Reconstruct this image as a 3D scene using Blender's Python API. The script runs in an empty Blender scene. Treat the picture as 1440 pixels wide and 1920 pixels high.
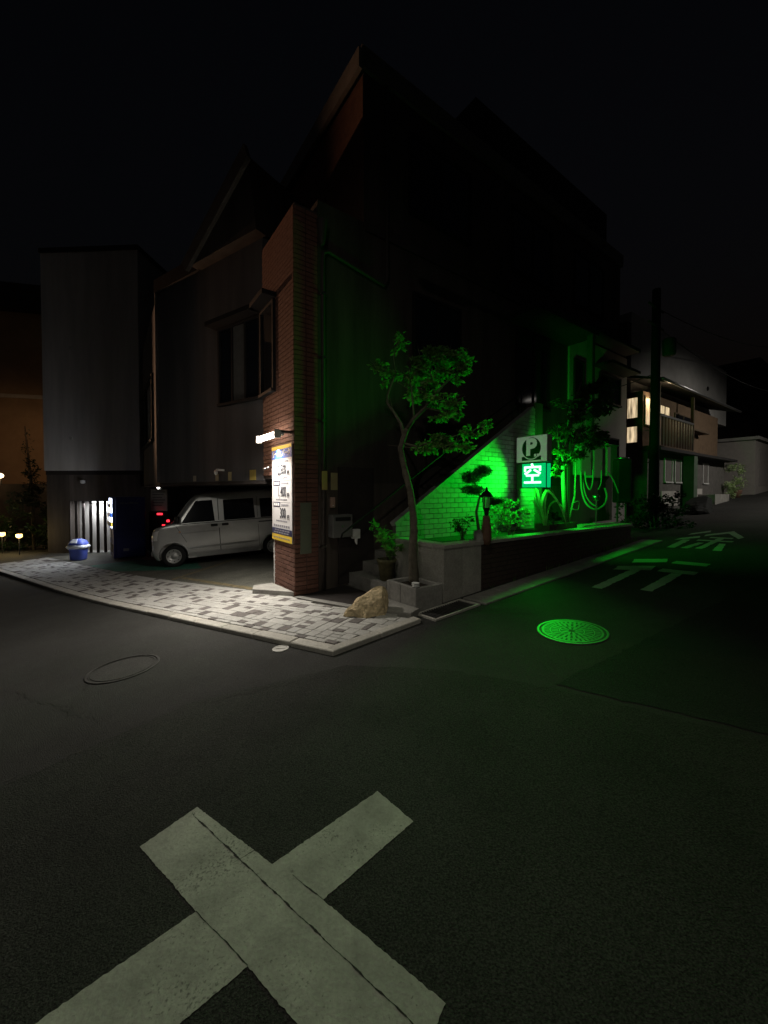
import bpy, bmesh, math, random
from mathutils import Vector, Matrix
from mathutils import noise as mnoise
from math import radians, sin, cos, pi

random.seed(7)
SC = bpy.context.scene
COL = SC.collection

# ------------------------------------------------------------------ camera, sky, exposure
cd = bpy.data.cameras.new('camera')
cam = bpy.data.objects.new('camera', cd); COL.objects.link(cam)
cam.location = (0, 0, 1.6)
cam.rotation_euler = (radians(90 - 1.2), 0, 0)
cd.sensor_fit = 'AUTO'; cd.sensor_width = 36.0
cd.lens = 721.0 / 1920.0 * 36.0
cd.shift_y = -24.0 / 1920.0
cd.clip_start = 0.05; cd.clip_end = 3000
SC.camera = cam

w = bpy.data.worlds.new('World'); SC.world = w; w.use_nodes = True
nt = w.node_tree; nt.nodes.clear()
sky = nt.nodes.new('ShaderNodeTexSky'); sky.sky_type = 'NISHITA'; sky.sun_disc = False
sky.sun_elevation = radians(-3.0); sky.sun_rotation = radians(200); sky.air_density = 1.0; sky.dust_density = 1.0
bg = nt.nodes.new('ShaderNodeBackground'); bg.inputs['Strength'].default_value = 0.035
wo = nt.nodes.new('ShaderNodeOutputWorld')
nt.links.new(sky.outputs[0], bg.inputs[0]); nt.links.new(bg.outputs[0], wo.inputs[0])

sl = bpy.data.lights.new('moon', 'SUN'); sl.energy = 0.004; sl.angle = radians(12); sl.color = (0.8, 0.88, 1.0)
so = bpy.data.objects.new('moon', sl); COL.objects.link(so)
so.rotation_euler = (radians(38), radians(-12), radians(20))

SC.view_settings.view_transform = 'Standard'; SC.view_settings.look = 'None'
SC.view_settings.exposure = 0.0; SC.view_settings.gamma = 1.0; SC.view_settings.use_curve_mapping = False
SC.render.engine = 'CYCLES'
SC.cycles.use_denoising = True
SC.cycles.max_bounces = 8; SC.cycles.sample_clamp_indirect = 4.0
SC.cycles.caustics_reflective = False; SC.cycles.caustics_refractive = False

# ------------------------------------------------------------------ terrain height and building frame
def g(x, y):
    s = .074
    if x > -4: v = s*x
    elif x < -7: v = -4*s - (s+.02)/2*3 + .02*(x+7)
    else:
        q = (-4-x)/3; v = -4*s - 3*(s*q + (.02-s)*q*q/2)
    return v + .004*y

C0 = (-1.373, 5.93); RX = (.809, .588); LX = (-.588, .809)
def P(t, s, z=0.0):
    return (C0[0]+t*RX[0]+s*LX[0], C0[1]+t*RX[1]+s*LX[1], z)
def gp(t, s):
    p = P(t, s); return g(p[0], p[1])

# ------------------------------------------------------------------ materials
MATS = {}
def mat(name, col, rough=.75, metal=0.0, var=.15, scale=6.0, bump=0.0, bscale=60.0, spec=.3, col2=None, trans=0.0, fine=0.0, streak=False):
    if name in MATS: return MATS[name]
    m = bpy.data.materials.new(name); m.use_nodes = True
    n = m.node_tree.nodes; l = m.node_tree.links
    b = n['Principled BSDF']
    b.inputs['Roughness'].default_value = rough; b.inputs['Metallic'].default_value = metal
    b.inputs['Specular IOR Level'].default_value = spec
    if trans: b.inputs['Transmission Weight'].default_value = trans
    tc = n.new('ShaderNodeTexCoord'); no = n.new('ShaderNodeTexNoise')
    no.inputs['Scale'].default_value = scale; no.inputs['Detail'].default_value = 6; no.inputs['Roughness'].default_value = .65
    if streak:
        mp = n.new('ShaderNodeMapping'); mp.inputs['Scale'].default_value = (1.6, 1.6, .16); l.new(tc.outputs['Object'], mp.inputs[0]); l.new(mp.outputs[0], no.inputs['Vector'])
    else: l.new(tc.outputs['Object'], no.inputs['Vector'])
    cr = n.new('ShaderNodeValToRGB')
    c2 = col2 if col2 else tuple(c*(1-var*1.6) for c in col)
    cr.color_ramp.elements[0].color = (*c2, 1); cr.color_ramp.elements[0].position = .3
    cr.color_ramp.elements[1].color = (*[c*(1+var*.5) for c in col], 1); cr.color_ramp.elements[1].position = .7
    l.new(no.outputs[0], cr.inputs[0])
    oi = n.new('ShaderNodeObjectInfo'); mr = n.new('ShaderNodeMapRange')
    mr.inputs['To Min'].default_value = 1-var; mr.inputs['To Max'].default_value = 1+var
    l.new(oi.outputs['Random'], mr.inputs['Value'])
    mx = n.new('ShaderNodeVectorMath'); mx.operation = 'SCALE'
    l.new(cr.outputs[0], mx.inputs[0]); l.new(mr.outputs[0], mx.inputs['Scale'])
    last = mx.outputs[0]
    if fine:
        f = n.new('ShaderNodeTexNoise'); f.inputs['Scale'].default_value = bscale*.8; f.inputs['Detail'].default_value = 3
        l.new(tc.outputs['Object'], f.inputs['Vector'])
        fr = n.new('ShaderNodeMapRange'); fr.inputs['From Min'].default_value = .35; fr.inputs['From Max'].default_value = .68
        fr.inputs['To Min'].default_value = 1-fine; fr.inputs['To Max'].default_value = 1+fine
        l.new(f.outputs[0], fr.inputs['Value'])
        m2 = n.new('ShaderNodeVectorMath'); m2.operation = 'SCALE'
        l.new(last, m2.inputs[0]); l.new(fr.outputs[0], m2.inputs['Scale']); last = m2.outputs[0]
    l.new(last, b.inputs['Base Color'])
    if bump:
        bn = n.new('ShaderNodeTexNoise'); bn.inputs['Scale'].default_value = bscale; bn.inputs['Detail'].default_value = 4
        l.new(tc.outputs['Object'], bn.inputs['Vector'])
        bp = n.new('ShaderNodeBump'); bp.inputs['Strength'].default_value = bump; bp.inputs['Distance'].default_value = .012
        l.new(bn.outputs[0], bp.inputs['Height']); l.new(bp.outputs[0], b.inputs['Normal'])
    MATS[name] = m; return m

def emat(name, col, strength):
    if name in MATS: return MATS[name]
    m = bpy.data.materials.new(name); m.use_nodes = True
    b = m.node_tree.nodes['Principled BSDF']
    b.inputs['Base Color'].default_value = (*[min(.9, c) for c in col], 1)
    b.inputs['Emission Color'].default_value = (*col, 1); b.inputs['Emission Strength'].default_value = strength
    MATS[name] = m; return m

asphalt = mat('asphalt', (.064, .0635, .059), .9, var=.26, scale=.55, bump=.8, bscale=170, fine=.40, spec=.2)
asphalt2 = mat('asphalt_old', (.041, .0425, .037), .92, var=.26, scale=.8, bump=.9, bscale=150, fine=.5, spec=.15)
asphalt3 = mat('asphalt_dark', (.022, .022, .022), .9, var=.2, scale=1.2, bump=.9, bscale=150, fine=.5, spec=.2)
concrete = mat('concrete', (.30, .29, .27), .85, var=.2, scale=3.5, bump=.35, bscale=40, fine=.1)
kerbm = mat('kerb_concrete', (.44, .42, .38), .85, var=.12, scale=7, bump=.3, bscale=60, fine=.12)
paver_l = mat('paver_light', (.43, .42, .40), .85, var=.09, scale=14, bump=.35, bscale=90, fine=.16)
paver_d = mat('paver_dark', (.155, .14, .134), .85, var=.15, scale=14, bump=.35, bscale=90, fine=.18)
joint = mat('joint_sand', (.16, .145, .125), .95, var=.2, scale=20)
brick_r = mat('brick_brown', (.17, .082, .060), .8, var=.18, scale=18, bump=.35, bscale=70, fine=.15)
brick_w = mat('brick_white', (.34, .335, .32), .75, var=.13, scale=14, bump=.3, bscale=60)
mortar = mat('mortar', (.12, .115, .105), .95, var=.2, scale=15)
mortar_d = mat('mortar_dark', (.07, .055, .05), .95, var=.2, scale=15)
tile_dark = mat('tile_dark', (.088, .072, .062), .75, var=.3, scale=2.2, bump=.3, bscale=30, streak=True)
wall_grey = mat('wall_grey', (.092, .088, .093), .9, var=.22, scale=1.6, bump=.3, bscale=45, streak=True)
wall_white = mat('wall_white', (.52, .49, .46), .9, var=.17, scale=1.5, bump=.25, bscale=40, streak=True)
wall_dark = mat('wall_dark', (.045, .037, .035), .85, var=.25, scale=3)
plaster_tan = mat('plaster_tan', (.32, .23, .15), .9, var=.15, scale=1.0)
fascia_m = mat('fascia', (.45, .43, .40), .7, var=.1)
alum = mat('aluminium', (.55, .55, .55), .35, 1.0, var=.05)
steel = mat('steel', (.42, .42, .43), .32, 1.0, var=.1, scale=20)
blackm = mat('black_metal', (.012, .012, .013), .75, .0, var=.1)
blackp = mat('black_plastic', (.018, .018, .019), .55, var=.1)
rubber = mat('rubber', (.014, .014, .014), .8, var=.15, scale=20)
glass_d = mat('dark_glass', (.012, .014, .018), .08, var=.05, spec=.6)
curtain = mat('curtain', (.15, .14, .13), .9, var=.12, scale=9)
van_paint = mat('van_silver', (.60, .605, .60), .26, .45, var=.07, scale=2.5, spec=.5)
van_low = mat('van_grime', (.30, .30, .295), .5, .3, var=.1, scale=4)
lamp_glass = mat('lamp_clear', (.75, .75, .74), .12, var=.02, spec=.6)
wood_m = mat('wood', (.12, .085, .055), .85, var=.25, scale=8, bump=.3, bscale=40)
bark = mat('bark', (.16, .14, .105), .9, var=.3, scale=14, bump=.8, bscale=40)
soil = mat('soil', (.05, .038, .028), .95, var=.3, scale=14, bump=.9, bscale=40)
stone_y = mat('stone_yellow', (.72, .57, .35), .9, var=.3, scale=9, bump=1.0, bscale=34, fine=.28)
terracotta = mat('terracotta', (.21, .115, .08), .8, var=.2, scale=10, bump=.2)
iron = mat('cast_iron', (.26, .255, .24), .48, .9, var=.2, scale=22, bump=.25, bscale=80)
iron_d = mat('cast_iron_dull', (.060, .058, .055), .75, .2, var=.25, scale=18, bump=.4, bscale=70)
white_p = mat('white_paint', (.78, .78, .77), .6, var=.04)
white_b = mat('white_board', (.60, .59, .60), .5, var=.02)
yellow_p = mat('yellow_paint', (.72, .50, .05), .55, var=.06)
blue_p = mat('blue_paint', (.02, .10, .42), .5, var=.05)
navy_p = mat('navy_paint', (.015, .022, .075), .5, var=.1)
ink = mat('ink', (.035, .037, .05), .7, var=.05)
ink_g = mat('ink_grey', (.24, .24, .27), .7, var=.05)
navy_steel = mat('navy_steel', (.016, .022, .14), .45, var=.12, scale=3)
bin_blue = mat('bin_blue', (.09, .13, .50), .5, var=.1)
bag_m = mat('bag_film', (.68, .70, .75), .4, var=.05)
green_paint = mat('green_floor_paint', (.045, .17, .115), .8, var=.22, scale=5, fine=.25, bscale=60)
yline = mat('yellow_floor_paint', (.17, .14, .08), .85, var=.3, scale=9)
lot_m = mat('lot_floor', (.12, .118, .10), .9, var=.25, scale=1.6, bump=.6, bscale=60, fine=.3)
road_paint = mat('road_paint', (.40, .41, .38), .85, var=.12, scale=3.0, bump=.5, bscale=90, fine=.18)
def leafmat(name, col, tr=.5, gloss=.45):
    m = mat(name, col, gloss, var=.3, scale=5, spec=.45); n = m.node_tree.nodes; l = m.node_tree.links
    b = n['Principled BSDF']; src = b.inputs['Base Color'].links[0].from_socket
    t = n.new('ShaderNodeBsdfTranslucent'); l.new(src, t.inputs['Color']); mx = n.new('ShaderNodeMixShader'); mx.inputs[0].default_value = tr
    o = n['Material Output']; l.new(b.outputs[0], mx.inputs[1]); l.new(t.outputs[0], mx.inputs[2]); l.new(mx.outputs[0], o.inputs['Surface'])
    return m
leaf1 = leafmat('leaf_green', (.14, .30, .06))
leaf2 = leafmat('leaf_dark', (.055, .115, .03))
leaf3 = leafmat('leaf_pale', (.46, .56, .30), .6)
leaf4 = leafmat('leaf_pine', (.022, .045, .018), .25, .6)
pipe_m = mat('pvc_pipe', (.06, .05, .044), .6, var=.1)
grey_box = mat('grey_box', (.42, .41, .38), .6, var=.08)
cable_m = mat('cable_grey', (.17, .175, .165), .6, var=.08)
copper_brown = mat('brown_wood_wall', (.15, .10, .062), .85, var=.2, scale=5)
sign_face = mat('sign_face', (.62, .68, .60), .5, var=.03)
sign_face.node_tree.nodes['Principled BSDF'].inputs['Emission Color'].default_value = (.80, 1.0, .78, 1)
sign_face.node_tree.nodes['Principled BSDF'].inputs['Emission Strength'].default_value = .11
sign_dark = mat('sign_dark_green', (.012, .06, .03), .5, var=.05)
roof_m = mat('roof_dark', (.03, .028, .028), .8, var=.2)

# ------------------------------------------------------------------ mesh helpers
class MB:
    def __init__(self, f=None):
        self.v = []; self.f = []; self.fn = f or (lambda p: p); self.smooth = False
    def add(self, vs, fs):
        b = len(self.v); self.v += [tuple(self.fn(p)) for p in vs]; self.f += [tuple(b+i for i in q) for q in fs]; return self
    def box(self, x0, x1, y0, y1, z0, z1):
        v = [(x0,y0,z0),(x1,y0,z0),(x1,y1,z0),(x0,y1,z0),(x0,y0,z1),(x1,y0,z1),(x1,y1,z1),(x0,y1,z1)]
        return self.add(v, [(0,3,2,1),(4,5,6,7),(0,1,5,4),(1,2,6,5),(2,3,7,6),(3,0,4,7)])
    def cbox(self, x0, x1, y0, y1, z0, z1, c=.01):
        # box with chamfered top and vertical edges
        v = []
        for z, i in ((z0, 0), (z1-c, 0), (z1, c)):
            for (a, b) in ((x0+i+c, y0+i), (x1-i-c, y0+i), (x1-i, y0+i+c), (x1-i, y1-i-c), (x1-i-c, y1-i), (x0+i+c, y1-i), (x0+i, y1-i-c), (x0+i, y0+i+c)):
                v.append((a, b, z))
        fs = [tuple(range(7, -1, -1)), tuple(range(16, 24))]
        for k in (0, 8):
            for i in range(8):
                j = (i+1) % 8; fs.append((k+i, k+j, k+8+j, k+8+i))
        return self.add(v, fs)
    def prism(self, poly, z0, z1):
        n = len(poly)
        zz0 = z0 if callable(z0) else (lambda x, y: z0); zz1 = z1 if callable(z1) else (lambda x, y: z1)
        v = [(x, y, zz0(x, y)) for x, y in poly] + [(x, y, zz1(x, y)) for x, y in poly]
        fs = [tuple(range(n-1, -1, -1)), tuple(range(n, 2*n))] + [(i, (i+1) % n, n+(i+1) % n, n+i) for i in range(n)]
        return self.add(v, fs)
    def tube(self, pts, rad, seg=8, cap=True):
        pts = [Vector(p) for p in pts]; n = len(pts)
        rs = rad if isinstance(rad, (list, tuple)) else [rad]*n
        v = []; fs = []
        up = Vector((0, 0, 1)); prev = None
        for i in range(n):
            d = (pts[min(i+1, n-1)]-pts[max(i-1, 0)]).normalized()
            a = prev if prev is not None else (d.cross(up) if abs(d.z) < .95 else d.cross(Vector((1, 0, 0))))
            a = (a - d*a.dot(d))
            if a.length < 1e-6: a = d.orthogonal()
            a.normalize(); prev = a; b = d.cross(a)
            for k in range(seg):
                an = 2*pi*k/seg; v.append(tuple(pts[i]+(a*cos(an)+b*sin(an))*rs[i]))
        for i in range(n-1):
            for k in range(seg):
                k2 = (k+1) % seg; fs.append((i*seg+k, i*seg+k2, (i+1)*seg+k2, (i+1)*seg+k))
        if cap: fs += [tuple(range(seg-1, -1, -1)), tuple((n-1)*seg+k for k in range(seg))]
        return self.add(v, fs)
    def lathe(self, prof, o=(0, 0, 0), seg=20, cap=True):
        v = []; fs = []; n = len(prof)
        for r, z in prof:
            for k in range(seg):
                a = 2*pi*k/seg; v.append((o[0]+r*cos(a), o[1]+r*sin(a), o[2]+z))
        for i in range(n-1):
            for k in range(seg):
                k2 = (k+1) % seg; fs.append((i*seg+k, i*seg+k2, (i+1)*seg+k2, (i+1)*seg+k))
        if cap: fs += [tuple(range(seg-1, -1, -1)), tuple((n-1)*seg+k for k in range(seg))]
        return self.add(v, fs)
    def mesh(self, name):
        m = bpy.data.meshes.new(name); m.from_pydata(self.v, [], self.f); m.update()
        if self.smooth:
            for p in m.polygons: p.use_smooth = True
        return m

def tag(o, label=None, cat=None, group=None, kind=None):
    if label: o['label'] = label
    if cat: o['category'] = cat
    if group: o['group'] = group
    if kind: o['kind'] = kind
    return o
def link(name, mesh, m, parent=None, label=None, cat=None, group=None, kind=None, mw=None):
    o = bpy.data.objects.new(name, mesh); COL.objects.link(o)
    if m is not None and not mesh.materials: mesh.materials.append(m)
    if parent:
        o.parent = parent
        if parent.get('_loc') is not None: o.matrix_parent_inverse = Matrix.Translation(-Vector(parent['_loc']))
    if mw is not None: o.matrix_basis = mw
    return tag(o, label, cat, group, kind)
def obj(name, mb, m, parent=None, label=None, cat=None, group=None, kind=None, bevel=0):
    o = link(name, mb.mesh(name), m, parent, label, cat, group, kind)
    if bevel:
        b = o.modifiers.new('bevel', 'BEVEL'); b.width = bevel; b.segments = 2; b.limit_method = 'ANGLE'
    return o
def empty(name, loc, label, cat, group=None):
    o = bpy.data.objects.new(name, None); COL.objects.link(o); o.location = loc; o.empty_display_size = .2
    o['_loc'] = tuple(loc)
    return tag(o, label, cat, group)
def light(name, kind, loc, energy, color, parent=None, target=None, **kw):
    ld = bpy.data.lights.new(name, kind); ld.energy = energy; ld.color = color
    for k, v in kw.items(): setattr(ld, k, v)
    o = bpy.data.objects.new(name, ld); COL.objects.link(o); o.location = loc
    if target is not None:
        o.rotation_euler = (Vector(target)-Vector(loc)).to_track_quat('-Z', 'Y').to_euler()
    if parent:
        o.parent = parent
        if parent.get('_loc') is not None: o.matrix_parent_inverse = Matrix.Translation(-Vector(parent['_loc']))
    return o
def frame(o, xa, ya, za=(0, 0, 1)):
    o = Vector(o); xa = Vector(xa); ya = Vector(ya); za = Vector(za)
    return lambda p: o + xa*p[0] + ya*p[1] + za*p[2]
def mat4(o, xa, ya, za=(0, 0, 1)):
    m = Matrix.Identity(4)
    for i, a in enumerate((xa, ya, za, o)):
        for k in range(3): m[k][i] = a[k]
    return m
def text_mesh(body, size, fn, bold=0.0, sx=1.0, depth=.002, align='CENTER'):
    """glyphs laid in a local x,y plane then mapped by fn"""
    c = bpy.data.curves.new('text', 'FONT'); c.body = body; c.size = size; c.align_x = align; c.align_y = 'CENTER'
    c.offset = bold; c.extrude = depth; c.resolution_u = 3
    o = bpy.data.objects.new('text', c); COL.objects.link(o)
    dg = bpy.context.evaluated_depsgraph_get()
    me = bpy.data.meshes.new_from_object(o.evaluated_get(dg))
    bpy.data.objects.remove(o); bpy.data.curves.remove(c)
    for v in me.vertices: v.co = fn((v.co.x*sx, v.co.y, v.co.z))
    me.materials.clear(); me.update()
    return me
PF = lambda p: P(p[0], p[1], p[2])       # building frame t,s,z

# ------------------------------------------------------------------ the ground
XS = [-160, -60, -30, -20, -15, -12, -10, -9, -8, -7, -6.5, -6, -5.5, -5, -4.5, -4, -3, -2, -1, 0, 1, 2, 3, 4, 6, 8, 10, 14, 20, 30, 60, 160]
YS = [-60, -20, -10, -5, -2, 0, 1, 2, 3, 4, 5, 6, 8, 10, 12, 15, 20, 30, 60, 160, 400]
mb = MB(); nx = len(XS)
for y in YS:
    for x in XS: mb.v.append((x, y, g(x, y)))
for j in range(len(YS)-1):
    for i in range(nx-1): mb.f.append((j*nx+i, j*nx+i+1, (j+1)*nx+i+1, (j+1)*nx+i))
obj('road', mb, asphalt, kind='structure')

def sheet(poly, off, sub=0, jit=0.0):
    """polygon in world xy draped on the ground, edge subdivided and jittered"""
    out = []
    n = len(poly)
    for i in range(n):
        a = poly[i]; b = poly[(i+1) % n]; d = math.hypot(b[0]-a[0], b[1]-a[1]); k = max(1, int(d/sub)) if sub else 1
        for q in range(k):
            u = q/k; j1 = random.gauss(0, jit) if q else 0; j2 = random.gauss(0, jit) if q else 0
            out.append((a[0]+(b[0]-a[0])*u+j1, a[1]+(b[1]-a[1])*u+j2))
    m = MB(); m.v = [(x, y, g(x, y)+off) for x, y in out]; m.f = [tuple(range(len(out)))]
    return m
# older coarse asphalt in the crossing, darker strip up the hill
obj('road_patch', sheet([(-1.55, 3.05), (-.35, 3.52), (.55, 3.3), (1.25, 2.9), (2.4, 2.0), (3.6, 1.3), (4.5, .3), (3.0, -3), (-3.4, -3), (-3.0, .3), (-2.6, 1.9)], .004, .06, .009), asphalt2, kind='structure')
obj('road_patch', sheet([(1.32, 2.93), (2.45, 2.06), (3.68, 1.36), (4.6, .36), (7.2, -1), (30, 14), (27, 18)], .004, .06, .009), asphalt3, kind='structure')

# crossing mark painted on the road
def union_cross():
    pts = [(-1.149, 1.774), (-.981, 1.986), (-.487, 1.640), (-.034, 2.005), (.140, 1.802), (-.240, 1.478), (.190, 1.150), (.018, .925), (-.30, 1.155), (-.465, 1.280), (-1.35, .55), (-1.55, .80), (-.735, 1.469)]
    return pts
cm = bpy.data.materials.new('crossing_paint'); cm.use_nodes = True
n = cm.node_tree.nodes; l = cm.node_tree.links; b = n['Principled BSDF']; b.inputs['Roughness'].default_value = .85; b.inputs['Specular IOR Level'].default_value = .2
tc = n.new('ShaderNodeTexCoord')
no = n.new('ShaderNodeTexNoise'); no.inputs['Scale'].default_value = 4.5; no.inputs['Detail'].default_value = 7; no.inputs['Roughness'].default_value = .7
no2 = n.new('ShaderNodeTexNoise'); no2.inputs['Scale'].default_value = 70; no2.inputs['Detail'].default_value = 4
no3 = n.new('ShaderNodeTexNoise'); no3.inputs['Scale'].default_value = 11; no3.inputs['Detail'].default_value = 5
for q in (no, no2, no3): l.new(tc.outputs['Object'], q.inputs['Vector'])
cr = n.new('ShaderNodeValToRGB'); cr.color_ramp.elements[0].color = (.25, .255, .22, 1); cr.color_ramp.elements[0].position = .33
cr.color_ramp.elements[1].color = (.40, .41, .35, 1); cr.color_ramp.elements[1].position = .66
l.new(no.outputs[0], cr.inputs[0])
chip = n.new('ShaderNodeValToRGB'); chip.color_ramp.elements[0].position = .70; chip.color_ramp.elements[1].position = .76
l.new(no3.outputs[0], chip.inputs[0])
fr = n.new('ShaderNodeMapRange'); fr.inputs['To Min'].default_value = .78; fr.inputs['To Max'].default_value = 1.16
l.new(no2.outputs[0], fr.inputs['Value'])
sc_ = n.new('ShaderNodeVectorMath'); sc_.operation = 'SCALE'; l.new(cr.outputs[0], sc_.inputs[0]); l.new(fr.outputs[0], sc_.inputs['Scale'])
mx = n.new('ShaderNodeMix'); mx.data_type = 'RGBA'; mx.inputs[7].default_value = (.09, .09, .08, 1)
l.new(chip.outputs[0], mx.inputs[0]); l.new(sc_.outputs[0], mx.inputs[6]); l.new(mx.outputs[2], b.inputs['Base Color'])
# stones showing through worn paint
pit = n.new('ShaderNodeTexNoise'); pit.inputs['Scale'].default_value = 95; pit.inputs['Detail'].default_value = 2; l.new(tc.outputs['Object'], pit.inputs['Vector'])
wear = n.new('ShaderNodeTexNoise'); wear.inputs['Scale'].default_value = 2.2; wear.inputs['Detail'].default_value = 5; l.new(tc.outputs['Object'], wear.inputs['Vector'])
ad = n.new('ShaderNodeMath'); ad.operation = 'ADD'; l.new(pit.outputs[0], ad.inputs[0]); l.new(wear.outputs[0], ad.inputs[1])
pr2 = n.new('ShaderNodeValToRGB'); pr2.color_ramp.elements[0].position = .0; pr2.color_ramp.elements[1].position = 1.0
mr2 = n.new('ShaderNodeMapRange'); mr2.inputs['From Min'].default_value = 1.15; mr2.inputs['From Max'].default_value = 1.30; mr2.inputs['To Max'].default_value = .75; l.new(ad.outputs[0], mr2.inputs['Value'])
mx2 = n.new('ShaderNodeMix'); mx2.data_type = 'RGBA'; mx2.inputs[7].default_value = (.10, .10, .088, 1)
l.new(mr2.outputs[0], mx2.inputs[0]); l.new(mx.outputs[2], mx2.inputs[6]); l.new(mx2.outputs[2], b.inputs['Base Color'])
bp = n.new('ShaderNodeBump'); bp.inputs['Strength'].default_value = .6; bp.inputs['Distance'].default_value = .006
l.new(no2.outputs[0], bp.inputs['Height']); l.new(bp.outputs[0], b.inputs['Normal'])
cx = sheet(union_cross(), .0065, .012, .0013)
cross = obj('road_marking', cx, cm, label='worn white painted cross in the middle of the crossing', cat='road marking')
# open seam running along one stroke of the mark: a dark crack with ragged width
def ribbon(a, b2, wd, off, seg=70, wob=.006, gap=.0):
    d = Vector((b2[0]-a[0], b2[1]-a[1])); ln = d.length; d.normalize(); nrm = Vector((-d.y, d.x))
    m = MB(); ph = random.random()*9
    ws = []
    for i in range(seg+1):
        ws.append(max(.0007, wd*(.25+1.5*max(0, mnoise.noise(Vector((i*.13, ph, 0)))+.15)+.5*random.random()**3)))
    for i in range(seg+1):
        c = Vector(a)+d*(ln*i/seg)+nrm*(wob*sin(i*.21+ph)+wob*.5*sin(i*.83))
        for s in (-1, 1):
            p = c+nrm*s*ws[i]; m.v.append((p.x, p.y, g(p.x, p.y)+off))
    for i in range(seg): m.f.append((2*i, 2*i+1, 2*i+3, 2*i+2))
    return m
crack_m = mat('crack', (.035, .034, .03), .95, var=.3, scale=30)
obj('crack', ribbon((-.99, 1.945), (.10, 1.10), .0030, .0075, 220, .0012), crack_m, cross)
obj('crack', ribbon((-.735, 1.469), (-.465, 1.282), .0020, .0075, 40, .0012), crack_m, cross)
obj('crack', ribbon((-.66, 1.66), (-.50, 1.78), .0012, .0075, 30, .001), crack_m, cross)
obj('crack', ribbon((-.385, 1.585), (-.24, 1.478), .0020, .0075, 30, .001), crack_m, cross)

road_o = bpy.data.objects['road']
for (a_, b_, w_) in (((-2.4, 2.2), (-1.45, 3.0), .004), ((-1.45, 3.02), (-.2, 3.48), .005), ((.3, 2.4), (1.6, 3.1), .0025), ((-4.9, 4.2), (-2.2, 2.9), .003), ((1.0, 1.5), (2.1, .7), .0025), ((2.3, 4.9), (4.6, 6.3), .003), ((-3.2, 4.7), (-2.5, 3.0), .0022)):
    obj('crack', ribbon(a_, b_, w_, .0068, 150, .02), crack_m, road_o)
# SLOW lettering on the hill road (two characters, each stroke a sheet)
def strokes(lst, parent_label, off=.009):
    e = empty('road_marking', P(4.5, -3.2, gp(4.5, -3.2)) if lst is NEAR else P(8, -3.1, gp(8, -3.1)), parent_label, 'road marking', 'slow lettering on the hill road')
    for q in lst:
        obj('stroke', sheet([P(*a)[:2] for a in q], off, .05, .006), road_paint, e)
NEAR = [[(5.05,-2.74),(5.36,-2.66),(5.66,-3.08),(5.35,-3.16)],
        [(4.37,-2.72),(4.68,-2.68),(4.97,-3.12),(4.62,-3.18)],
        [(4.60,-2.93),(4.60,-3.07),(3.16,-3.10),(3.16,-2.96)],
        [(5.30,-3.24),(5.53,-3.24),(5.53,-3.70),(5.30,-3.70)],
        [(4.60,-3.27),(4.83,-3.27),(4.83,-3.73),(4.60,-3.73)],
        [(4.58,-3.46),(4.58,-3.60),(3.40,-3.62),(3.40,-3.48)]]
FAR = [[(8.70,-2.50),(8.98,-2.50),(9.60,-2.72),(9.32,-2.78)],
       [(7.85,-2.50),(8.15,-2.52),(8.62,-2.76),(8.34,-2.82)],
       [(7.98,-2.62),(7.98,-2.76),(6.82,-2.82),(6.82,-2.68)],
       [(8.60,-2.84),(8.86,-2.80),(9.62,-3.14),(9.34,-3.20)],
       [(9.36,-3.06),(9.60,-3.14),(8.66,-3.50),(8.40,-3.46)],
       [(8.36,-2.98),(8.52,-2.98),(8.52,-3.36),(8.36,-3.36)],
       [(7.90,-2.88),(8.06,-2.88),(8.06,-3.46),(7.90,-3.46)],
       [(8.50,-3.13),(8.50,-3.24),(6.90,-3.24),(6.90,-3.13)],
       [(7.66,-2.98),(7.66,-3.08),(6.86,-3.02),(6.86,-2.90)],
       [(7.66,-3.32),(7.66,-3.42),(6.80,-3.54),(6.80,-3.42)]]
strokes(NEAR, 'nearer painted road character with two short bars and two long legs')
strokes(FAR, 'farther painted road character with a peaked roof stroke, up the hill')

# ------------------------------------------------------------------ corner pavement: kerb stones and pavers
KC = Vector((-.499, 3.751)); K1 = Vector((-.8427, .5384)); K2 = Vector((.5384, .8427))
def K(a, b2): p = KC+K1*a+K2*b2; return (p.x, p.y)
TOP = .045
def strip_sheet(a0, a1, b0, b1, off, na, nb, f=None):
    f = f or K; m = MB()
    for i in range(na+1):
        for j in range(nb+1):
            x, y = f(a0+(a1-a0)*i/na, b0+(b1-b0)*j/nb); m.v.append((x, y, g(x, y)+off))
    for i in range(na):
        for j in range(nb): q = i*(nb+1)+j; m.f.append((q, q+1, q+nb+2, q+nb+1))
    return m
m = strip_sheet(1.9, 12.6, .01, 1.42, .018, 40, 2)
cp = sheet([K(0, 0), K(1.9, 0), K(1.9, 1.42), P(0, -.25)[:2], P(.3, -1.3)[:2], P(.66, -2.2)[:2]], .018); k0 = len(m.v); m.v += cp.v; m.f += [tuple(k0+i for i in q) for q in cp.f]
pave = obj('pavement', m, joint, kind='structure')
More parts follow.
